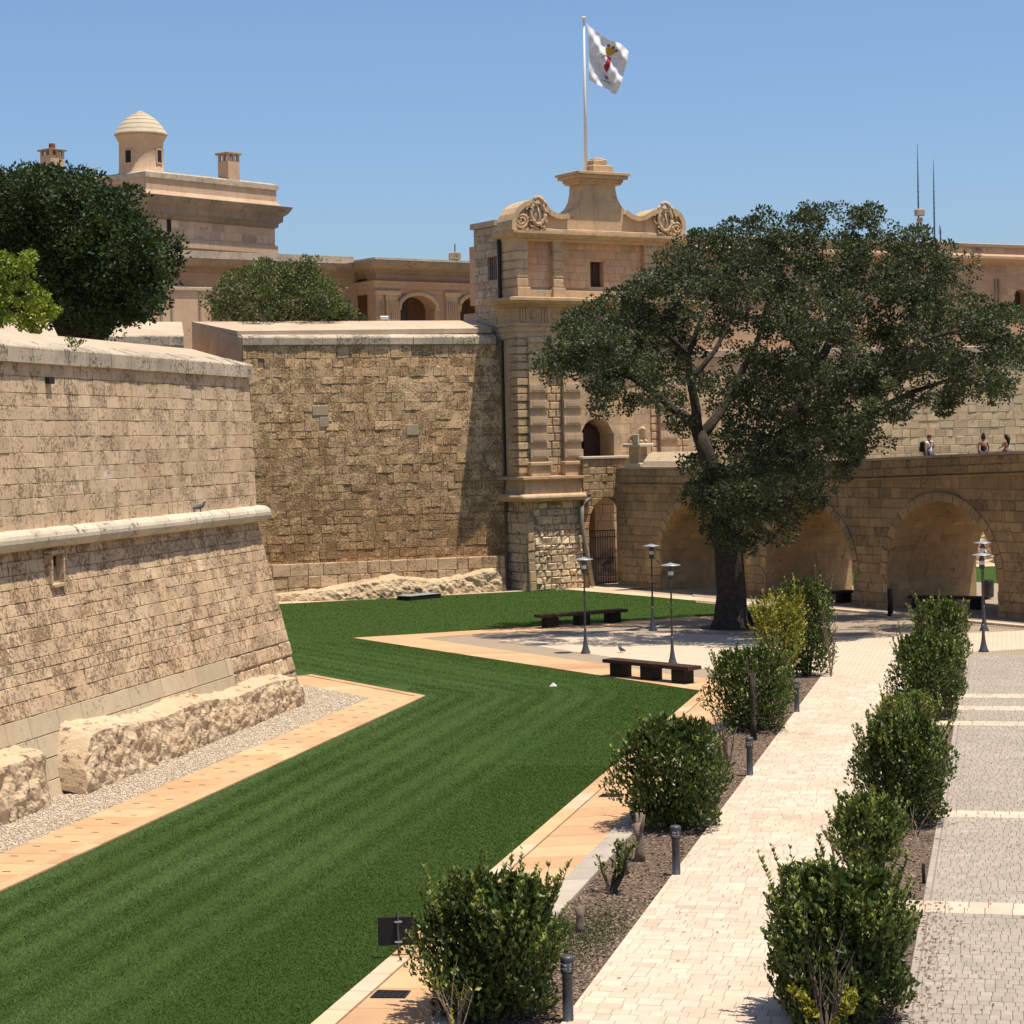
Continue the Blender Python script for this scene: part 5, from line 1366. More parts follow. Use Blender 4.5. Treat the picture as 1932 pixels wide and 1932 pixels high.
print_('emblem_shade', [(700, 830), (752, 850), (742, 918), (690, 862)], MT['beige'], fl, .02)
for (x, y) in ((722, 1185), (745, 1190), (758, 1212), (735, 1215)):
    print_('lettering', [(x-14, y-20), (x-5, y-22), (x+4, y+6), (x+12, y-10), (x+18, y-6), (x+6, y+22), (x-4, y+18)], MT['ink'], fl, .03)
for k, (x, y) in enumerate(((670, 1245), (697, 1256), (718, 1262), (738, 1266), (765, 1276), (786, 1288), (806, 1298))):
    print_('lettering', [(x-10, y-14), (x+6, y-16+4*(k % 2)), (x+2, y-8), (x-4, y-4), (x-2, y+6), (x+10, y+8), (x+4, y+13), (x-9, y+9)], MT['ink'], fl, .03)

# ================================================================== VEGETATION
def unit(a): return a/np.maximum(np.linalg.norm(a, axis=1, keepdims=True), 1e-9)
def leaves(name, P, D, Nn, L, W, tone, mat, parent, rng, fold=.25):
    n = len(P); D = unit(D); S = unit(np.cross(D, Nn)); U = np.cross(S, D)
    L = L[:, None]; W = W[:, None]
    V = np.stack([P, P+D*L*.45+S*W+U*W*fold, P+D*L-U*L*.08, P+D*L*.45-S*W+U*W*fold], 1)
    b = 4*np.arange(n)[:, None]
    F = np.concatenate([b+np.array([[0, 1, 2]]), b+np.array([[0, 2, 3]])], 0)
    return mknp(name, V.reshape(-1, 3), F, mat, parent, tone=np.repeat(np.clip(tone, 0, 1), 4), kind='stuff')
def crown_points(blobs, rng, per, clump_r, per_clump, lo=.55, squash=.85):
    Ps, Os, Ts = [], [], []
    for (c, r) in blobs:
        nc = max(3, int(per*r*r)); d = unit(rng.normal(size=(nc, 3)))
        rad = r*(lo+(1.05-lo)*rng.uniform(0, 1, nc)**.6)
        cc = np.array(c)[None]+d*rad[:, None]*np.array([1, 1, squash])
        ct = rng.normal(0, .10, nc); cs = clump_r*rng.uniform(.6, 1.35, nc)
        k = per_clump
        sd = unit(rng.normal(size=(nc*k, 3))+np.array([0, 0, .25])).reshape(nc, k, 3)
        p = cc[:, None, :]+sd*cs[:, None, None]*rng.uniform(.55, 1.05, (nc, k, 1))*np.array([1.05, 1.05, .72])
        o = .45*d[:, None, :]+.9*sd+np.array([0, 0, .3])
        Ps.append(p.reshape(-1, 3)); Os.append(o.reshape(-1, 3)); Ts.append(np.repeat(ct, k))
    return np.concatenate(Ps), np.concatenate(Os), np.concatenate(Ts)
def crown(name, blobs, mat, parent, seed, per=5, clump_r=.6, per_clump=40, leaf=(.13, .2), lo=.55, base=.42, spread=.17, asp=.3):
    rng = np.random.default_rng(seed)
    P, O, T = crown_points(blobs, rng, per, clump_r, per_clump, lo); n = len(P)
    D = unit(O+rng.normal(0, .7, (n, 3))); Nn = unit(rng.normal(0, .8, (n, 3))+O*.6+np.array([0, 0, .5]))
    L = rng.uniform(*leaf, n)
    return leaves(name, P, D, Nn, L, L*asp, base+T+rng.normal(0, spread, n), mat, parent, rng)

# --- the great evergreen on the plaza
TB = Vector((-11.0, 86.3, 0)); TB = G(1378, 1186)
TD = TB.dot(Fw)
oak = thing('evergreen_tree', 'huge spreading evergreen tree with a thick dark trunk on the plaza', 'tree', TB)
def TP(px, py, dz=0.0): return AT(px, py, TD+dz)
def limb(mb, L, r): mb.tube([TP(*q) for q in L], r, 9)
tr_ = MB()
limb(tr_, [(1378, 1196), (1378, 1183), (1378, 1165), (1380, 1120), (1376, 1060), (1372, 1010), (1362, 960), (1347, 900), (1331, 850), (1318, 815)], [1.0, .84, .70, .62, .60, .56, .46, .40, .34, .30])
tr_.build('trunk', MT['bark'], oak, True)
br_ = MB()
for L, r in (([(1318, 815), (1300, 790, .5), (1272, 774, 1), (1240, 745, 1), (1190, 712, 2), (1130, 690, 2)], [.26, .22, .18, .14, .1, .05]),
             ([(1316, 818), (1313, 770, -.5), (1303, 720, -.5), (1298, 670, -1), (1320, 610, -1), (1335, 560, -1)], [.24, .2, .17, .14, .1, .06]),
             ([(1322, 825), (1345, 795, .5), (1368, 765, 1), (1400, 700, 1), (1430, 640, 1), (1450, 560, 1)], [.26, .22, .18, .15, .11, .06]),
             ([(1374, 1020), (1400, 950, -1), (1440, 880, -1.5), (1490, 800, -2), (1540, 700, -2), (1585, 600, -2), (1600, 500, -2)], [.44, .36, .3, .26, .2, .14, .08]),
             ([(1490, 800, -2), (1560, 760, -2.5), (1650, 700, -3), (1740, 640, -3), (1820, 620, -3)], [.24, .2, .16, .11, .05]),
             ([(1440, 880, -1.5), (1530, 840, 1), (1620, 790, 2.5), (1720, 740, 3.5), (1840, 700, 4)], [.24, .2, .16, .11, .05]),
             ([(1298, 670, -1), (1268, 640, -1.5), (1220, 600, -2), (1170, 590, -2)], [.13, .11, .08, .04]),
             ([(1303, 720, -.5), (1350, 660, .5), (1380, 600, 1), (1400, 540, 1)], [.12, .1, .08, .05]),
             ([(1540, 700, -2), (1480, 620, -1), (1460, 540, 0), (1470, 470, 0)], [.18, .14, .1, .05]),
             ([(1585, 600, -2), (1650, 540, -1), (1700, 490, 0)], [.13, .1, .06])):
    limb(br_, L, r)
br_.build('limbs', MT['bark'], oak, True)
# sizes of the leaf masses read from the photograph, each set at its own depth in the crown
BL_ = [(1050, 680, 42), (1085, 655, 50), (1130, 615, 55), (1110, 700, 45), (1150, 665, 60), (1175, 570, 45), (1200, 720, 50), (1160, 750, 35), (1210, 640, 60), (1240, 570, 65), (1230, 525, 30), (1290, 510, 50), (1260, 770, 35), (1300, 745, 40),
       (1320, 570, 50), (1330, 470, 42), (1390, 465, 45), (1440, 445, 42), (1500, 440, 45), (1550, 430, 45), (1595, 425, 40), (1645, 430, 42), (1690, 435, 40), (1735, 455, 38), (1770, 490, 40), (1795, 520, 35),
       (1360, 530, 50), (1420, 520, 60), (1490, 500, 65), (1570, 500, 65), (1650, 500, 65), (1720, 520, 60), (1460, 580, 60), (1540, 580, 70), (1625, 560, 60), (1700, 590, 65), (1770, 570, 55), (1820, 590, 45),
       (1370, 620, 42), (1400, 690, 45), (1490, 660, 70), (1570, 670, 75), (1660, 680, 70), (1740, 660, 65), (1810, 660, 60), (1870, 630, 50), (1905, 620, 45), (1900, 680, 48), (1870, 720, 45), (1825, 730, 40), (1910, 730, 30), (1780, 740, 45),
       (1440, 750, 60), (1520, 760, 75), (1600, 760, 70), (1670, 760, 50), (1720, 775, 32), (1390, 850, 55), (1370, 790, 35), (1450, 840, 70), (1530, 850, 75), (1600, 830, 55), (1650, 810, 40), (1330, 900, 45), (1360, 930, 50), (1420, 930, 65), (1490, 930, 60), (1550, 910, 40),
       (1320, 955, 28), (1350, 990, 38), (1400, 1000, 45), (1450, 985, 42), (1375, 1035, 30), (1410, 1030, 25), (1350, 450, 30), (1265, 690, 42), (1300, 640, 40), (1350, 735, 32), (1140, 770, 22), (1280, 800, 18), (1325, 870, 30), (1345, 900, 36), (1372, 945, 40), (1395, 745, 34), (1240, 700, 30)]
R = random.Random(17); bl = []
cxm, cym = 1500, 690
for (x, y, r) in BL_:
    e = max(0.15, 1-((x-cxm)/470)**2-((y-cym)/380)**2)**.5
    for sgn in ((-1, 1) if r > 40 else (R.choice((-1, 1)),)):
        dz = sgn*R.uniform(.35, 1.0)*(8.5 if sgn < 0 else 4.5)*e
        D = TD+dz; bl.append((tuple(AT(x+R.uniform(-8, 8), y+R.uniform(-6, 6), D)), r*D/FPX*1.02))
crown('crown', bl, L_BIG, oak, 3, per=8.5, clump_r=.46, per_clump=120, leaf=(.10, .165), lo=.55, base=.46, spread=.17, asp=.34)

# --- trees and shrubs on the terraces behind the walls
def terrace_tree(name, label, cat, D, blobs, base_px, base_py, mat, seed, leaf, per, clump, trunk_r=.22, base=.45, per_clump=42, spread=.17):
    b = AT(base_px, base_py, D); t = thing(name, label, cat, b)
    R = random.Random(seed); bl = []
    cx = sum(q[0] for q in blobs)/len(blobs); w_ = max(abs(q[0]-cx)+q[2] for q in blobs)
    for (x, y, r) in blobs:
        for k in (-1, 1):
            d = D+k*R.uniform(.2, .9)*w_*D/FPX*.8*max(.2, 1-((x-cx)/w_)**2)
            bl.append((tuple(AT(x, y, d)), r*d/FPX))
    mb = MB()
    for q in blobs[::2]:
        m1 = b.lerp(AT(q[0], q[1], D), .45)+Vector((R.uniform(-.2, .2), 0, .2)); mb.tube([b, m1, AT(q[0], q[1], D)], [trunk_r, trunk_r*.6, trunk_r*.2], 6)
    mb.build('trunk', MT['bark'], t, True)
    crown('crown', bl, mat, t, seed, per=per, clump_r=clump, per_clump=per_clump, leaf=leaf, base=base, spread=spread)
    return t
terrace_tree('dense_tree', 'big dense dark green tree rising behind the bastion parapet', 'tree', 80,
    [(30, 400, 75), (-40, 430, 80), (100, 370, 60), (60, 350, 40), (160, 390, 65), (120, 450, 90), (200, 400, 50), (210, 470, 80), (150, 540, 95), (250, 450, 40), (270, 480, 45), (300, 480, 38), (250, 550, 65), (300, 530, 30), (60, 520, 90), (-30, 540, 90), (210, 590, 48), (150, 350, 35), (90, 330, 25), (240, 380, 28), (20, 345, 35), (265, 570, 35)],
    150, 690, L_DARK, 21, (.13, .2), 26, .42, .3)
terrace_tree('yellow_shrub', 'bright yellow green shrub in front of the dark tree at the left edge', 'shrub', 66,
    [(42, 530, 20), (62, 558, 24), (84, 585, 22), (40, 590, 32), (45, 505, 14), (52, 488, 9), (100, 590, 12), (62, 610, 22)], 60, 660, L_LIME, 22, (.1, .16), 40, .17, .06, .6, 34, .24)
terrace_tree('yellow_shrub', 'yellow green foliage cut by the left edge beside the dark tree', 'shrub', 65,
    [(-6, 500, 26), (-4, 540, 24), (0, 590, 20), (-20, 560, 30)], -5, 660, L_LIME, 23, (.1, .16), 60, .2, .06, .38, 36, .22)
terrace_tree('round_shrub', 'loose olive green shrub spilling over the curtain wall top', 'shrub', 113.5,
    [(420, 565, 32), (460, 540, 38), (510, 525, 36), (560, 520, 34), (590, 530, 30), (500, 570, 45), (550, 575, 45), (605, 565, 38), (430, 590, 28), (480, 595, 26), (540, 600, 22), (600, 595, 26), (640, 590, 22), (575, 500, 14), (490, 505, 16)],
    525, 640, L_OLIVE, 24, (.12, .2), 16, .45, .12, .45, 46)
terrace_tree('low_shrub', 'dark low shrub at the right foot of the olive shrub', 'shrub', 113.0, [(640, 600, 16), (660, 605, 11), (680, 607, 6)], 650, 625, L_DARK, 25, (.1, .18), 40, .3, .05, .5)

# --- laurel hedge bushes in the beds
def bush(label, x, y, rx, ry, h, n, seed, mat=None, base=.4, gap=.0, low=.74, shoots=26, name='laurel_bush', group=None, z0=.08, top=1.0, leaf=(.07, .115), cat='bush', yellow=0.0, light_top=.18):
    t = thing(name, label, cat, (x, y, 0), group); rng = np.random.default_rng(seed); mat = mat or L_BUSH; n = int(n*1.0); h *= .97
    c = np.array([x, y, 0.0])
    an = rng.uniform(0, 2*np.pi, n); v = rng.uniform(0, 1, n)**.9
    def prof(v): return np.where(v < .5, low+(1-low)*np.sin(v/.5*np.pi/2), np.cos(np.clip((v-.5)/.5, 0, 1)**2.6*np.pi/2*.72))
    lump = .93+.13*np.sin(3*an+seed+3*v)+.11*np.sin(5*an+9*v+seed*2)+.10*np.sin(11*v+2*an+seed)
    q = rng.uniform(0, 1, n); rad = np.where(q < .66, rng.uniform(.84, 1.06, n), rng.uniform(.3, .88, n)); inner = (rad < .8)
    sq = 1/np.maximum(np.abs(np.cos(an))**3.2+np.abs(np.sin(an))**3.2, 1e-6)**(1/3.2)
    rr = prof(v)*lump*rad*sq
    hh = h*top*(.87+.09*np.sin(3*an+seed)+.05*np.sin(7*an+2*seed))
    topz = rng.uniform(0, 1, n) < .2
    z = z0+(hh-z0)*v
    P = np.stack([x+rx*rr*np.cos(an), y+ry*rr*np.sin(an), z], 1)
    rt = np.sqrt(rng.uniform(0, 1, n))*.8
    P[topz] = np.stack([x+rx*rt*np.cos(an)*sq*.95, y+ry*rt*np.sin(an)*sq*.95, hh*(1-.10*rt**2)+rng.normal(0, .05, n)], 1)[topz]
    if gap > 0:
        g = np.sin(P[:, 0]*5.1+seed)*np.sin(P[:, 1]*4.3+seed)*np.sin(P[:, 2]*4.7); k = g < 1-gap*1.6; P, an, v, inner = P[k], an[k], v[k], inner[k]
    n = len(P)
    O = np.stack([np.cos(an), np.sin(an), np.full(n, .35)+v*.5], 1)
    D = unit(O*.55+np.array([0, 0, .75])+rng.normal(0, .5, (n, 3))); Nn = unit(O+np.array([0, 0, .5])+rng.normal(0, .55, (n, 3)))
    L = rng.uniform(*leaf, n)*np.where(inner, 1.7, 1); tone = base+.04-.2*inner+rng.normal(0, .15, n)+light_top*(v > .86)+np.where(rng.uniform(0, 1, n) < yellow, .4, 0)  # inner leaves toned darker: shade inside the bush painted in
    # upright shoots round the top
    SP, SD, SN, ST = [], [], [], []; st = MB(); R = random.Random(seed)
    for k in range(shoots*3):
        a = R.uniform(0, 6.28); side = k % 3 == 2
        q4 = 1/max(abs(math.cos(a))**3.2+abs(math.sin(a))**3.2, 1e-6)**(1/3.2)
        if side:
            vv = R.uniform(.12, .85); r = (low+(1-low)*min(1, vv/.5))*R.uniform(.86, 1.04)*q4; zb_ = h*top*vv
        else:
            r = math.sqrt(R.uniform(.02, 1))*.92*q4; zb_ = h*top*(.80-.14*r*r)
        px, py = x+rx*r*math.cos(a), y+ry*r*math.sin(a)
        b = Vector((px, py, zb_)); l = (R.uniform(.15, .34) if side else R.uniform(.28, .6)*R.choice((.7, 1, 1, 1.45)))*h/2.0; tn = R.gauss(.16, .14)
        ox = (.75 if side else .35*r); d = Vector((ox*math.cos(a)+R.uniform(-.14, .14), ox*math.sin(a)+R.uniform(-.14, .14), 1)).normalized()
        st.tube([b-d*.25, b+d*l], [.007, .003], 4)
        m_ = int(8+l*62)
        for i in range(m_):
            f = R.uniform(-.25, 1.02); p = b+d*l*f; q = R.uniform(0, 6.28); o = Vector((math.cos(q)*.8, math.sin(q)*.8, .75+.5*f))
            SP.append(p); SD.append(o); SN.append(Vector((-math.cos(q)*.6+R.gauss(0, .3), -math.sin(q)*.6+R.gauss(0, .3), 1))); ST.append(base+tn+(.14 if f > .55 else 0)+R.gauss(0, .12))
    if SP:
        P = np.concatenate([P, np.array(SP)]); D = np.concatenate([D, np.array(SD)]); Nn = np.concatenate([Nn, np.array(SN)]); tone = np.concatenate([tone, ST]); L = np.concatenate([L, rng.uniform(leaf[0]*.85, leaf[1]*.9, len(SP))])
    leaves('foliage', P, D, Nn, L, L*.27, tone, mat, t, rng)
    for k in range(7):
        a = 6.28*k/7+R.uniform(-.3, .3); e = Vector((x+rx*.6*math.cos(a), y+ry*.6*math.sin(a), h*.75))
        st.tube([(x+.12*math.cos(a), y+.12*math.sin(a), -.02), (x+rx*.35*math.cos(a), y+ry*.35*math.sin(a), h*.4), e], [.03, .022, .008], 5)
    st.build('stems', MT['bark'], t)
    return t
HG = 'clipped laurel bushes along the footpath'
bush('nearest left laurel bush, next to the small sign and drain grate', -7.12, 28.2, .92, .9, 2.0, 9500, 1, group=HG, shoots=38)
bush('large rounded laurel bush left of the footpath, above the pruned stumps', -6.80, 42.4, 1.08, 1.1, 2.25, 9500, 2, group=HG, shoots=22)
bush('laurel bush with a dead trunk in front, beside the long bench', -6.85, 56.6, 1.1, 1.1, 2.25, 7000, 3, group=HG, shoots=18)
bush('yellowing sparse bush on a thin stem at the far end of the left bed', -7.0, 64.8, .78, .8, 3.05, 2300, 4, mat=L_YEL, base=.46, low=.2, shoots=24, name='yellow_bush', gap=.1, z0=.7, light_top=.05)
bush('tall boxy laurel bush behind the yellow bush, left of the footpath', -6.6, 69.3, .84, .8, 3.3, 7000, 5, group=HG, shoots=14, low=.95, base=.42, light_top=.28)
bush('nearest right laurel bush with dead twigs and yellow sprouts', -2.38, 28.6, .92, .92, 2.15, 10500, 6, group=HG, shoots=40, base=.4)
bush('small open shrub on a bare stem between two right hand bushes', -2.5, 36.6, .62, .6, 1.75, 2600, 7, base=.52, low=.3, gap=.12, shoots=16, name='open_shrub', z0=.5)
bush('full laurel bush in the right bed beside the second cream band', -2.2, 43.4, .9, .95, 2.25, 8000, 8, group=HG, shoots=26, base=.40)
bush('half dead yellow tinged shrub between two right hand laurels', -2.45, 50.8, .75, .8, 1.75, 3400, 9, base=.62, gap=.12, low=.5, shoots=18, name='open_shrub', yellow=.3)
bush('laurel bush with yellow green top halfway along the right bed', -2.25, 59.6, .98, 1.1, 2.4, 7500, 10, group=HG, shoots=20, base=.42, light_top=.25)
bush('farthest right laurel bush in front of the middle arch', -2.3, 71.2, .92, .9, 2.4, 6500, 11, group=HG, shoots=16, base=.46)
def twigs(name, label, cat, pos, h, n, spread, r, seed, mat='deadwood', leafn=0, lmat=None, group=None, lean=(0, 0)):
    R = random.Random(seed); t = thing(name, label, cat, pos, group); mb = MB(); LP, LD, LN = [], [], []
    b = Vector(pos)
    for k in range(n):
        a = R.uniform(0, 6.28); l = h*R.uniform(.6, 1.05); d = Vector((math.cos(a)*spread+lean[0], math.sin(a)*spread+lean[1], 1)).normalized()
        p1 = b+d*l*.4+Vector((R.uniform(-.04, .04), R.uniform(-.04, .04), 0)); p2 = b+d*l*.75+Vector((R.uniform(-.08, .08), R.uniform(-.08, .08), .05)); p3 = b+d*l+Vector((R.uniform(-.12, .12), R.uniform(-.12, .12), .08))
        LP += [p1.lerp(p2, R.random()) for _ in range(3)]+[p2.lerp(p3, R.random()) for _ in range(6)]
        mb.tube([b+Vector((d.x, d.y, -.02))*.05, p1, p2, p3], [r, r*.75, r*.5, r*.25], 5)
        for j in range(2):
            q = b.lerp(p3, R.uniform(.4, .8)); mb.tube([q, q+Vector((R.uniform(-.3, .3), R.uniform(-.3, .3), R.uniform(.15, .4)))*h*.4], [r*.4, r*.15], 4)
    mb.build('branches', MT[mat], t)
    if leafn:
        rng = np.random.default_rng(seed); idx = rng.integers(0, n, leafn)
        P = np.array([tuple(q) for q in LP])[rng.integers(0, len(LP), leafn)]+rng.normal(0, .035, (leafn, 3))
        D = unit(rng.normal(0, .6, (leafn, 3))+np.array([0, 0, .8])); L = rng.uniform(.07, .11, leafn)
        leaves('foliage', P, D, unit(rng.normal(0, .6, (leafn, 3))+np.array([0, 0, .8])), L, L*.26, rng.normal(.55, .16, leafn), lmat or L_BUSH, t, rng)
    return t
def stump(label, pos, h, r, seed, prongs=2, mat='bark', group='cut stumps in the left bed'):
    R = random.Random(seed); t = thing('tree_stump', label, 'stump', pos, group); b = Vector(pos)
    mb = MB().tube([b+Vector((0, 0, -.05)), b+Vector((.01, .01, h*.3)), b+Vector((.02, 0, h*.65)), b+Vector((R.uniform(-.05, .05), 0, h))], [r*1.5, r, r*.9, r*1.05], 8)
    for k in range(prongs):
        a = R.uniform(0, 6.28); mb.tube([b+Vector((0, 0, h*.6)), b+Vector((.1*math.cos(a), .1*math.sin(a), h*.95)), b+Vector((.16*math.cos(a), .16*math.sin(a), h*1.25))], [r*.6, r*.45, r*.3], 6)
    mb.build('wood', MT[mat], t, True)
    return t
twigs('pruned_shrub', 'hard pruned shrub sprouting green leaves in front of the stumps', 'shrub', G(1152, 1688), .95, 7, .55, .045, 31, 'bark', 260, group=None)
stump('tall forked stump nearest the bollard in the left bed', G(1206, 1626), .72, .085, 32, 3, 'deadwood')
stump('thin split stump just left of the forked one', G(1180, 1650), .55, .05, 33, 2, 'deadwood')
stump('short pale pointed stump on the weedy patch', G(1093, 1760), .42, .075, 34, 0, 'deadwood')
twigs('dead_shrub', 'bare pale dead shrub in front of the nearest left bush', 'dead shrub', G(862, 1962), .95, 11, .42, .014, 35, leafn=40, lmat=L_YEL)
twigs('dead_shrub', 'small bare twigs on the orange path edge at the bottom', 'dead shrub', G(812, 1945), .5, 7, .5, .009, 36)
twigs('dead_shrub', 'dead branches between the second and third left bushes', 'dead shrub', G(1375, 1440), 1.35, 7, .3, .035, 37)
stump('dead brown trunk standing in front of the third left bush', Vector((-6.6, 54.6, 0)), 1.75, .07, 38, 1, 'bark', None)
twigs('dead_shrub', 'grey leafless twigs growing through the nearest right bush', 'dead shrub', Vector((-2.45, 27.45, 0)), 1.75, 12, .3, .016, 39)
twigs('yellow_sprouts', 'bright yellow sprouting leaves at the foot of the nearest right bush', 'shrub', Vector((-2.45, 27.35, 0)), .75, 6, .6, .012, 40, 'bark', 420, L_YEL)
twigs('dead_shrub', 'brown dead twigs inside the half dead right shrub', 'dead shrub', Vector((-2.35, 50.2, 0)), 1.75, 16, .28, .02, 41)
twigs('dead_shrub', 'bare twig beside the open shrub leaning over the footpath', 'dead shrub', Vector((-2.85, 36.4, 0)), 1.7, 3, .15, .012, 42, leafn=14, lean=(-.25, 0))
twigs('dead_shrub', 'curved bare twigs at the foot of the full right laurel', 'dead shrub', Vector((-1.9, 41.9, 0)), .8, 6, .6, .013, 43)
twigs('dead_shrub', 'bare twigs on top of the tall boxy left laurel', 'dead shrub', Vector((-5.75, 68.8, 0)), 2.9, 5, .12, .022, 44)
p = AT(140, 655, 52); twigs('wall_weed', 'tiny green weed growing on the bastion parapet top', 'weed', p-Vector((0, 0, .1)), .28, 6, .8, .006, 45, 'bark', 90)

# ================================================================== STREET FURNITURE
def children_of(o): return [c for c in bpy.data.objects if c.parent == o]
def copy_thing(src, loc, label, rz=0.0):
    c = src.copy(); COL.objects.link(c); c.location = loc; c.rotation_euler = (0, 0, rz); c['label'] = label
    for ch in children_of(src):
        d = ch.copy(); COL.objects.link(d); d.parent = c
        for g in children_of(ch):
            e = g.copy(); COL.objects.link(e); e.parent = d
    return c
def local_thing(name, label, cat, group): return thing(name, label, cat, (0, 0, 0), group)
LG = 'tall plaza lamps with flat disc shades'
lamp = local_thing('street_lamp', 'x', 'street lamp', LG)
MB().lathe([(.19, 0), (.19, .03), (.14, .12), (.095, .3), (.062, .55), (.043, .9), (.04, 1.0)], n=18).build('base', MT['lampgrey'], lamp, True)
MB().lathe([(.04, .98), (.034, 1.9), (.045, 1.92), (.045, 1.97), (.033, 2.0), (.03, 2.95), (.07, 2.97), (.09, 3.0)], n=12).build('pole', MT['bollard'], lamp, True)
MB().lathe([(.1, 3.0), (.1, 3.12), (.105, 3.13)], n=14).build('lower_band', MT['bollard'], lamp)
MB().lathe([(.095, 3.12), (.095, 3.28), (.07, 3.29)], n=14).build('lower_glass', MT['glass'], lamp, True)
MB().lathe([(.1, 3.28), (.1, 3.36), (.075, 3.37), (.075, 3.5)], n=14).build('neck', MT['lampgrey'], lamp)
sh = MB().lathe([(.07, 3.46), (.34, 3.47), (.36, 3.48), (.34, 3.495), (.12, 3.54), (.04, 3.57), (.01, 3.575)], n=28).build('shade', MT['zinc'], lamp, True)
lamp.location = G(1105, 1233); lamp['label'] = 'disc lamp nearest the far left bench, in front of the gate base'
for (px, py, lb) in ((1232, 1190, 'disc lamp between the great tree trunk and the far bench'), (1269, 1255, 'disc lamp standing just behind the long front bench'),
                     (1856, 1230, 'disc lamp at the right before the third arch, the nearer of its pair'), (1857, 1190, 'disc lamp at the right hidden behind a nearer lamp')):
    copy_thing(lamp, G(px, py), lb)
BG = 'anthracite bollard lights along the footpath'
bol = local_thing('bollard_light', 'x', 'bollard light', BG)
MB().lathe([(.10, 0), (.10, .02), (.075, .03), (.072, .66), (.085, .67), (.085, .70)], n=18).build('post', MT['bollard'], bol, True)
MB().lathe([(.07, .70), (.07, .86)], n=16).build('lens', MT['glass'], bol, True)
for z in (.715, .775, .835): MB().lathe([(.074, z-.012), (.094, z-.008), (.094, z+.008), (.074, z+.012)], n=18, cap=False).build('ring', MT['bollard'], bol, True)
m2 = MB()
for k in range(4): a = k*math.pi/2+.4; m2.box((.083*math.cos(a), .083*math.sin(a), .78), (.014, .014, .17), a)
m2.build('cage', MT['bollard'], bol)
MB().lathe([(.09, .86), (.098, .87), (.098, .90), (.08, .92), (.02, .925)], n=18).build('cap', MT['lampgrey'], bol, True)
bol.location = Vector((-6.0, 28.0, 0)); bol['label'] = 'nearest bollard light at the bottom edge, beside the left bush'
for (px, py, lb) in ((1272, 1653, 'bollard light right of the tree stumps'), (1418, 1465, 'bollard light between the second and third left bushes'), (1506, 1345, 'farthest bollard light, beside the boxy bush')):
    g = G(px, py); copy_thing(bol, Vector((-6.0, g.y, 0)), lb)
g = G(1680, 1163); tag(MB().lathe([(.12, 0), (.12, 1.15), (.1, 1.2), (.02, 1.22)], (g.x, g.y, 0), 12).build('guide_post', MT['iron'], None, True), 'short dark post against the pier between the arches', 'post')
g = G(1743, 1668); tag(MB().lathe([(.03, 0), (.03, .36), (.01, .38)], (g.x, g.y, 0), 8).build('irrigation_stake', MT['iron'], None, True), 'short dark stake in the right planting bed', 'stake')
SGp = 'long dark benches with three block legs'
def bench(label, c, ang, ln, dp=.62):
    t = thing('bench', label, 'bench', c, SGp); u = Vector((math.cos(ang), math.sin(ang), 0)); v = Vector((-u.y, u.x, 0)); c = Vector(c)
    for k in (-1, 0, 1): MB().box(c+v*k*dp/3+Vector((0, 0, .50)), (ln, dp/3-.008, .12), ang, .05*k, .008).build('plank', MT['wood'], t)
    for k in (-1, 0, 1): MB().box(c+u*k*ln*.36+Vector((0, 0, .215)), (.58, dp*.72, .43), ang, 0, .01).build('leg', MT['wood_leg'], t)
    return t
bench('long dark bench at the near corner of the plaza beside the lawn', (-11.5, 67.75, .03), math.radians(-36), 4.0)
bench('long dark bench at the far lawn edge in the tree shade', (-17.75, 87.25, .03), math.radians(45), 4.4)
g = G(1432, 1180); bench('dark bench mostly hidden behind the trunk and yellow bush', (g.x, g.y, .01), math.radians(-45), 3.2)
g = G(1580, 1138); bench('dark bench inside the middle arch', (g.x-.6, g.y-.6, .02), math.radians(45), 3.4)
g = G(1790, 1149); bench('dark bench inside the right arch behind the lamps', (g.x, g.y, .02), math.radians(-12), 3.6)
g = G(1866, 1131); lb_ = thing('litter_bin', 'dark litter bin seen through the right arch', 'bin', g)
MB().lathe([(.2, .1), (.23, .2), (.24, .75), (.26, .78), (.26, .82)], g, 12).build('body', MT['bollard'], lb_); MB().lathe([(.24, .84), (.2, .92), (.02, .95)], g, 12).build('lid', MT['iron'], lb_)

# drain grates, sign, access box
def grate(c4, label):
    c = [Vector(p) for p in c4]; ctr = sum(c, Vector())/4; t = thing('drain_grate', label, 'drain grate', ctr, 'drain grates in the orange path')
    L = lambda u, v: c[0].lerp(c[1], u).lerp(c[3].lerp(c[2], u), v)
    def bar(u0, u1, v0, v1, z, nm, mt):
        P = [L(u0, v0), L(u1, v0), L(u1, v1), L(u0, v1)]
        prism(nm, [zc(p, .031) for p in P], [zc(p, z) for p in P], MT[mt], t)
    bar(0, 1, 0, 1, .034, 'pit', 'dark')
    for (a, b, cc, d) in ((0, 1, 0, .07), (0, 1, .93, 1), (0, .06, .07, .93), (.94, 1, .07, .93)): bar(a, b, cc, d, .048, 'frame', 'iron')
    for k in range(1, 5): bar(k/5-.025, k/5+.025, .07, .93, .045, 'bar', 'iron')
    for k in range(1, 4): bar(.06, .94, k/4-.03, k/4+.03, .043, 'crossbar', 'iron')
def Z4(x, y): return G((800+x*.4658)*.7085, (2100+y*.4658)*.7085, .03)+Vector((.12, 0, 0))
grate([Z4(352, 1197), Z4(553, 1198), Z4(586, 1158), Z4(396, 1155)], 'square iron drain grate nearest the camera on the orange path')
grate([Z4(1672, 48), Z4(1800, 48), Z4(1822, 32), Z4(1700, 31)], 'square iron drain grate farther up the orange path beside the large bush')
g = Vector((-9.32, 31.1, 0)); sg = thing('path_sign', 'small dark sign seen from the back at the lawn edge', 'sign', g)
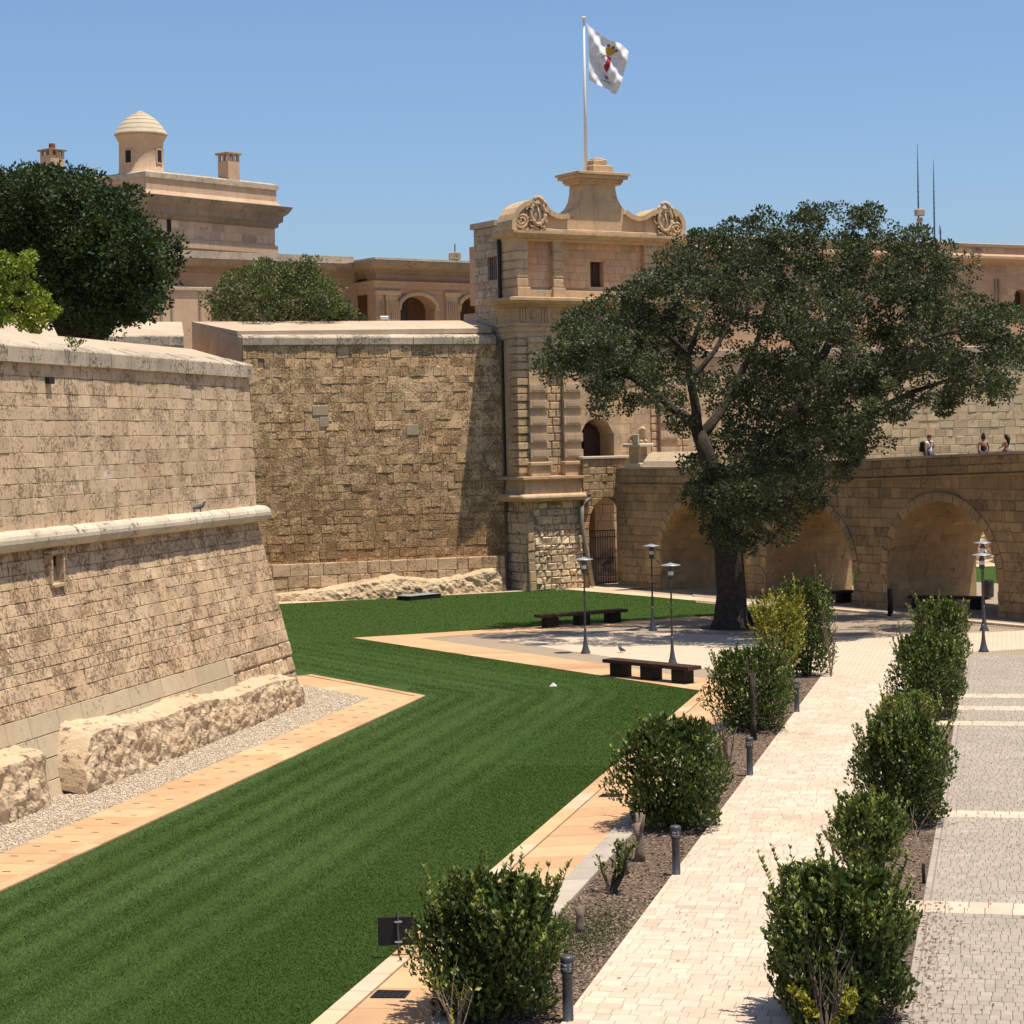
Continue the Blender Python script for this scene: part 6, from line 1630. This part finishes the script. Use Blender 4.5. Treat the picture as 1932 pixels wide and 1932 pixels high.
def camq(dx, dz, dy=0.0): return g+Xc*dx+Vector((0, 0, dz))+Fw*dy
pn = MB().box((0, 0, 0), (.56, .018, .44), 0, 0, .006); an = HEAD-.06
MB().box(camq(-.02, .42), (.60, .018, .44), HEAD, 0, .006).build('panel', MT['blackcloth'], sg)
MB().tube([camq(.0, 0, -.03), camq(-.01, .72, -.03)], .019, 8).build('post', MT['lampgrey'], sg)
for z in (.26, .57): MB().box(camq(0, z, -.035), (.11, .03, .025), HEAD).build('clamp', MT['zinc'], sg)
a_, b_ = G(758, 1134), G(817, 1128); d_ = (b_-a_); an = math.atan2(d_.y, d_.x); c_ = (a_+b_)/2
ab = thing('access_box', 'low grey metal access cover at the back lawn edge', 'utility box', c_)
MB().box(c_+Vector((0, .3, .1)), (d_.length, .9, .22), an, 0, .02).build('body', MT['wood_leg'], ab); MB().box(c_+Vector((0, .3, .225)), (d_.length*1.02, .94, .03), an, 0, .008).build('lid', MT['zinc'], ab)
def pigeon(pos, label, mat, yaw, k=1.0, cat='bird'):
    p = Vector(pos); u = Vector((math.cos(yaw), math.sin(yaw), 0))*k; zz = Vector((0, 0, k))
    o = skin('pigeon', [p+zz*.13-u*.05, p+zz*.15+u*.04, p+zz*.2+u*.09, p+zz*.25+u*.11, p+zz*.245+u*.15, p+zz*.10-u*.14, p+zz*.09-u*.22, p+zz*.07+Vector((u.y, -u.x, 0))*.03, p+Vector((u.y, -u.x, 0))*.03, p+zz*.07-Vector((u.y, -u.x, 0))*.03, p-Vector((u.y, -u.x, 0))*.03],
         [(0, 1), (1, 2), (2, 3), (3, 4), (0, 5), (5, 6), (0, 7), (7, 8), (0, 9), (9, 10)], [.06*k, .065*k, .04*k, .032*k, .008*k, .04*k, .02*k, .01*k, .008*k, .01*k, .008*k], mat)
    return tag(o, label, cat)
pg = PL(377, 962, 1, 0, WX+.12); pigeon((WX+.14, pg.y, 6.1), 'dark pigeon sitting on the bastion cordon', MT['lampgrey'], .6, 1.15)
pigeon(G(1172, 1232), 'small grey pigeon walking on the cream plaza', MT['lampgrey'], 2.5, 1.1)
g = G(1043, 1296); tag(MB().add([g+Vector(q) for q in ((-.12, 0, .01), (.1, -.03, .02), (.12, .1, .03), (-.08, .12, .02), (0, .04, .14), (.03, .1, .1))], [(0, 1, 4), (1, 2, 4), (2, 3, 5), (2, 5, 4), (3, 0, 4), (3, 4, 5)]).build('paper_scrap', MT['white']), 'crumpled white paper scrap on the mown lawn', 'litter')
g = AT(725, 606, 113.5); sp = thing('floodlight', 'small white floodlight on top of the curtain wall', 'floodlight', g)
MB().box(g+Vector((0, 0, .16)), (.46, .3, .24), .5, 0, .04).build('housing', MT['white'], sp); MB().box(g+Vector((.1, 0, 0)), (.1, .1, .3), .5).build('bracket', MT['zinc'], sp)

# ================================================================== PEOPLE on the bridge
def person(label, px, top_py, face, build, hairstyle, top_mat, bottom_mat, bare, arm):
    p = PL(px, 860, 1, 1, BK+1.9); s = (p.x-p.y)*Q; zf = zpar(s)-.85
    o = Vector((p.x, p.y, zf)); kz = PL(px, top_py, 1, 1, BK+1.9).z-zf; k = kz/1.75
    u = Vector((math.cos(face), math.sin(face), 0)); v = Vector((-u.y, u.x, 0))
    B = lambda f, l, z: o+u*f*k+v*l*k+Vector((0, 0, z*k))
    w_ = build
    J = {'pel': (0, 0, .95), 'wai': (0, 0, 1.1), 'che': (.0, 0, 1.32), 'nec': (0, 0, 1.46), 'nk2': (.02, 0, 1.53), 'hd0': (.03, 0, 1.6), 'hd1': (.035, 0, 1.67), 'nos': (.125, 0, 1.61)}
    for sd, nm in ((1, 'l'), (-1, 'r')):
        f1, f2, z2 = arm[0 if sd > 0 else 1]
        J.update({'sh'+nm: (0, sd*.19*w_, 1.42), 'el'+nm: (f1*.5-.02, sd*.25*w_, 1.16), 'wr'+nm: (f1, sd*.22*w_, z2), 'ha'+nm: (f1+f2, sd*.21*w_, z2-.05), 'hi'+nm: (0, sd*.1, .9), 'kn'+nm: (.03+.06*sd, sd*.1, .5), 'an'+nm: (-.02+.1*sd, sd*.1, .08), 'to'+nm: (.13+.1*sd, sd*.1, .04)})
    names = list(J); E_ = [('pel', 'wai'), ('wai', 'che'), ('che', 'nec'), ('nec', 'nk2'), ('nk2', 'hd0'), ('hd0', 'hd1'), ('hd0', 'nos')]
    for nm in 'lr': E_ += [('che', 'sh'+nm), ('sh'+nm, 'el'+nm), ('el'+nm, 'wr'+nm), ('wr'+nm, 'ha'+nm), ('pel', 'hi'+nm), ('hi'+nm, 'kn'+nm), ('kn'+nm, 'an'+nm), ('an'+nm, 'to'+nm)]
    RD = {'pel': .14, 'wai': .125, 'che': .145, 'nec': .07, 'nk2': .055, 'hd0': .085, 'hd1': .09, 'nos': .018}
    for nm in 'lr': RD.update({'sh'+nm: .062, 'el'+nm: .045, 'wr'+nm: .03, 'ha'+nm: .032, 'hi'+nm: .095, 'kn'+nm: .06, 'an'+nm: .04, 'to'+nm: .03})
    t = thing('person', label, 'person', o)
    def sk(nm, names_, edges, grow, mat):
        idx = {n: i for i, n in enumerate(names_)}
        return skin(nm, [B(*J[n]) for n in names_], [(idx[a], idx[b]) for a, b in edges], [(RD[n]*w_ if n[:2] in ('pe', 'wa', 'ch') else RD[n])*k+grow for n in names_], mat, t, 2, 0)
    sk('body', names, E_, 0, MT['skin'])
    # fingers
    mb = MB()
    for nm in 'lr':
        a = J['ha'+nm]
        for q in range(4): mb.tube([B(a[0]-.01, a[1]+(q-1.5)*.018, a[2]), B(a[0]+.05, a[1]+(q-1.5)*.02, a[2]-.03), B(a[0]+.07, a[1]+(q-1.5)*.018, a[2]-.065)], [.009*k, .008*k, .006*k], 5)
        mb.tube([B(a[0]-.01, a[1], a[2]+.02), B(a[0]+.04, a[1]+(-.04 if nm == 'l' else .04), a[2]+.01)], [.01*k, .007*k], 5)
    mb.build('fingers', MT['skin'], t, True)
    tn = ['pel', 'wai', 'che'] + ([] if bare else ['shl', 'shr', 'ell', 'elr'])
    if not bare:
        J2 = dict(J); 
        for nm in 'lr': J['el'+nm] = tuple((a+b)/2 for a, b in zip(J['sh'+nm], J['el'+nm]))
        sk('shirt', tn, [('pel', 'wai'), ('wai', 'che'), ('che', 'shl'), ('che', 'shr'), ('shl', 'ell'), ('shr', 'elr')], .02*k, top_mat)
        J.update(J2)
    else:
        J['chb'] = (0, 0, 1.33); RD['chb'] = .14
        sk('top', ['pel', 'wai', 'chb'], [('pel', 'wai'), ('wai', 'chb')], .018*k, top_mat)
    sk('trousers', ['pel', 'hil', 'hir', 'knl', 'knr'], [('pel', 'hil'), ('pel', 'hir'), ('hil', 'knl'), ('hir', 'knr')], .018*k, bottom_mat)
    # head details
    mb = MB()
    for sd in (1, -1): mb.lathe([(.0, -.012), (.012, 0), (0, .012)], B(.112, sd*.035, 1.645), 8)
    mb.build('eyes', MT['hair'], t)
    MB().tube([B(.115, -.025, 1.565), B(.125, 0, 1.562), B(.115, .025, 1.565)], .008*k, 5).build('mouth', MT['red'], t)
    mb = MB()
    for sd in (1, -1): mb.tube([B(.02, sd*.092, 1.6), B(.015, sd*.102, 1.64), B(.0, sd*.098, 1.66)], [.014*k, .018*k, .012*k], 6)
    mb.build('ears', MT['skin'], t)
    rings = [(1.53 if hairstyle != 'cap' else 1.6, .086, -.03), (1.6, .106, -.02), (1.66, .113, -.012), (1.71, .104, 0), (1.745, .07, .005), (1.757, .02, .005)]
    V = []; F = []; n = 14
    for z, r, off in rings:
        for i in range(n):
            a = 2*math.pi*i/n; V.append(B(off+.03+r*1.05*math.cos(a)*(1 if (z > 1.68 or math.cos(a) < .25) else .55), r*math.sin(a), z))
    for j in range(len(rings)-1):
        for i in range(n): F.append((j*n+i, j*n+(i+1) % n, (j+1)*n+(i+1) % n, (j+1)*n+i))
    F.append(tuple(range((len(rings)-1)*n, len(rings)*n)))
    mk('cap' if hairstyle == 'cap' else 'hair', V, F, MT['rust'] if hairstyle == 'cap' else MT['hair'], t, True)
    if hairstyle == 'cap': MB().add([B(.1, -.07, 1.675), B(.2, -.05, 1.66), B(.22, 0, 1.66), B(.2, .05, 1.66), B(.1, .07, 1.675), B(.1, 0, 1.69)], [(0, 1, 2, 5), (5, 2, 3, 4)]).build('cap_peak', MT['rust'], t)
    if hairstyle == 'long': MB().tube([B(-.06, 0, 1.66), B(-.1, 0, 1.52), B(-.11, .02, 1.35), B(-.1, .03, 1.18)], [.08*k, .085*k, .06*k, .025*k], 9).build('ponytail', MT['hair'], t, True)
    if hairstyle == 'bun': MB().tube([B(-.02, 0, 1.74), B(-.04, 0, 1.80), B(-.06, 0, 1.83)], [.06*k, .06*k, .03*k], 9).build('hair_bun', MT['hair'], t, True)
    return t, B, k
FA = math.atan2(BU.y, BU.x)                       # along the bridge, away from the gate
t, B, k = person('man in white t-shirt and brown cap carrying a black backpack on the bridge', 1753, 820, FA+.25, 1.05, 'cap', MT['shirt'], MT['denim'], False, ((.12, .04, .92), (.02, .03, .9)))
bp_ = thing('backpack', 'black backpack on the back of the man in white', 'backpack', B(-.25, 0, 1.2))
an = FA+.25; c = B(-.25, 0, 1.22)
MB().box(c, (.2*k, .34*k, .5*k), an, 0, .06).build('main_bag', MT['blackcloth'], bp_); MB().box(B(-.365, 0, 1.12), (.08*k, .26*k, .24*k), an, 0, .03).build('front_pocket', MT['blackcloth'], bp_)
for sd in (1, -1): MB().tube([B(-.16, sd*.11, 1.42), B(-.02, sd*.12, 1.485), B(.15, sd*.12, 1.38), B(.16, sd*.13, 1.2), B(-.1, sd*.16, 1.02)], .022*k, 6).build('strap', MT['blackcloth'], bp_)
person('woman with pinned up dark hair and black strapless top on the bridge', 1856, 820, FA+2.6, .98, 'bun', MT['blackcloth'], MT['denim'], True, ((.05, .03, .95), (.05, .03, .95)))
person('woman with long dark ponytail and pale top at the right end of the bridge', 1900, 819, FA+3.3, .86, 'long', MT['beige'], MT['denim'], True, ((.25, .04, 1.15), (.25, .04, 1.12)))
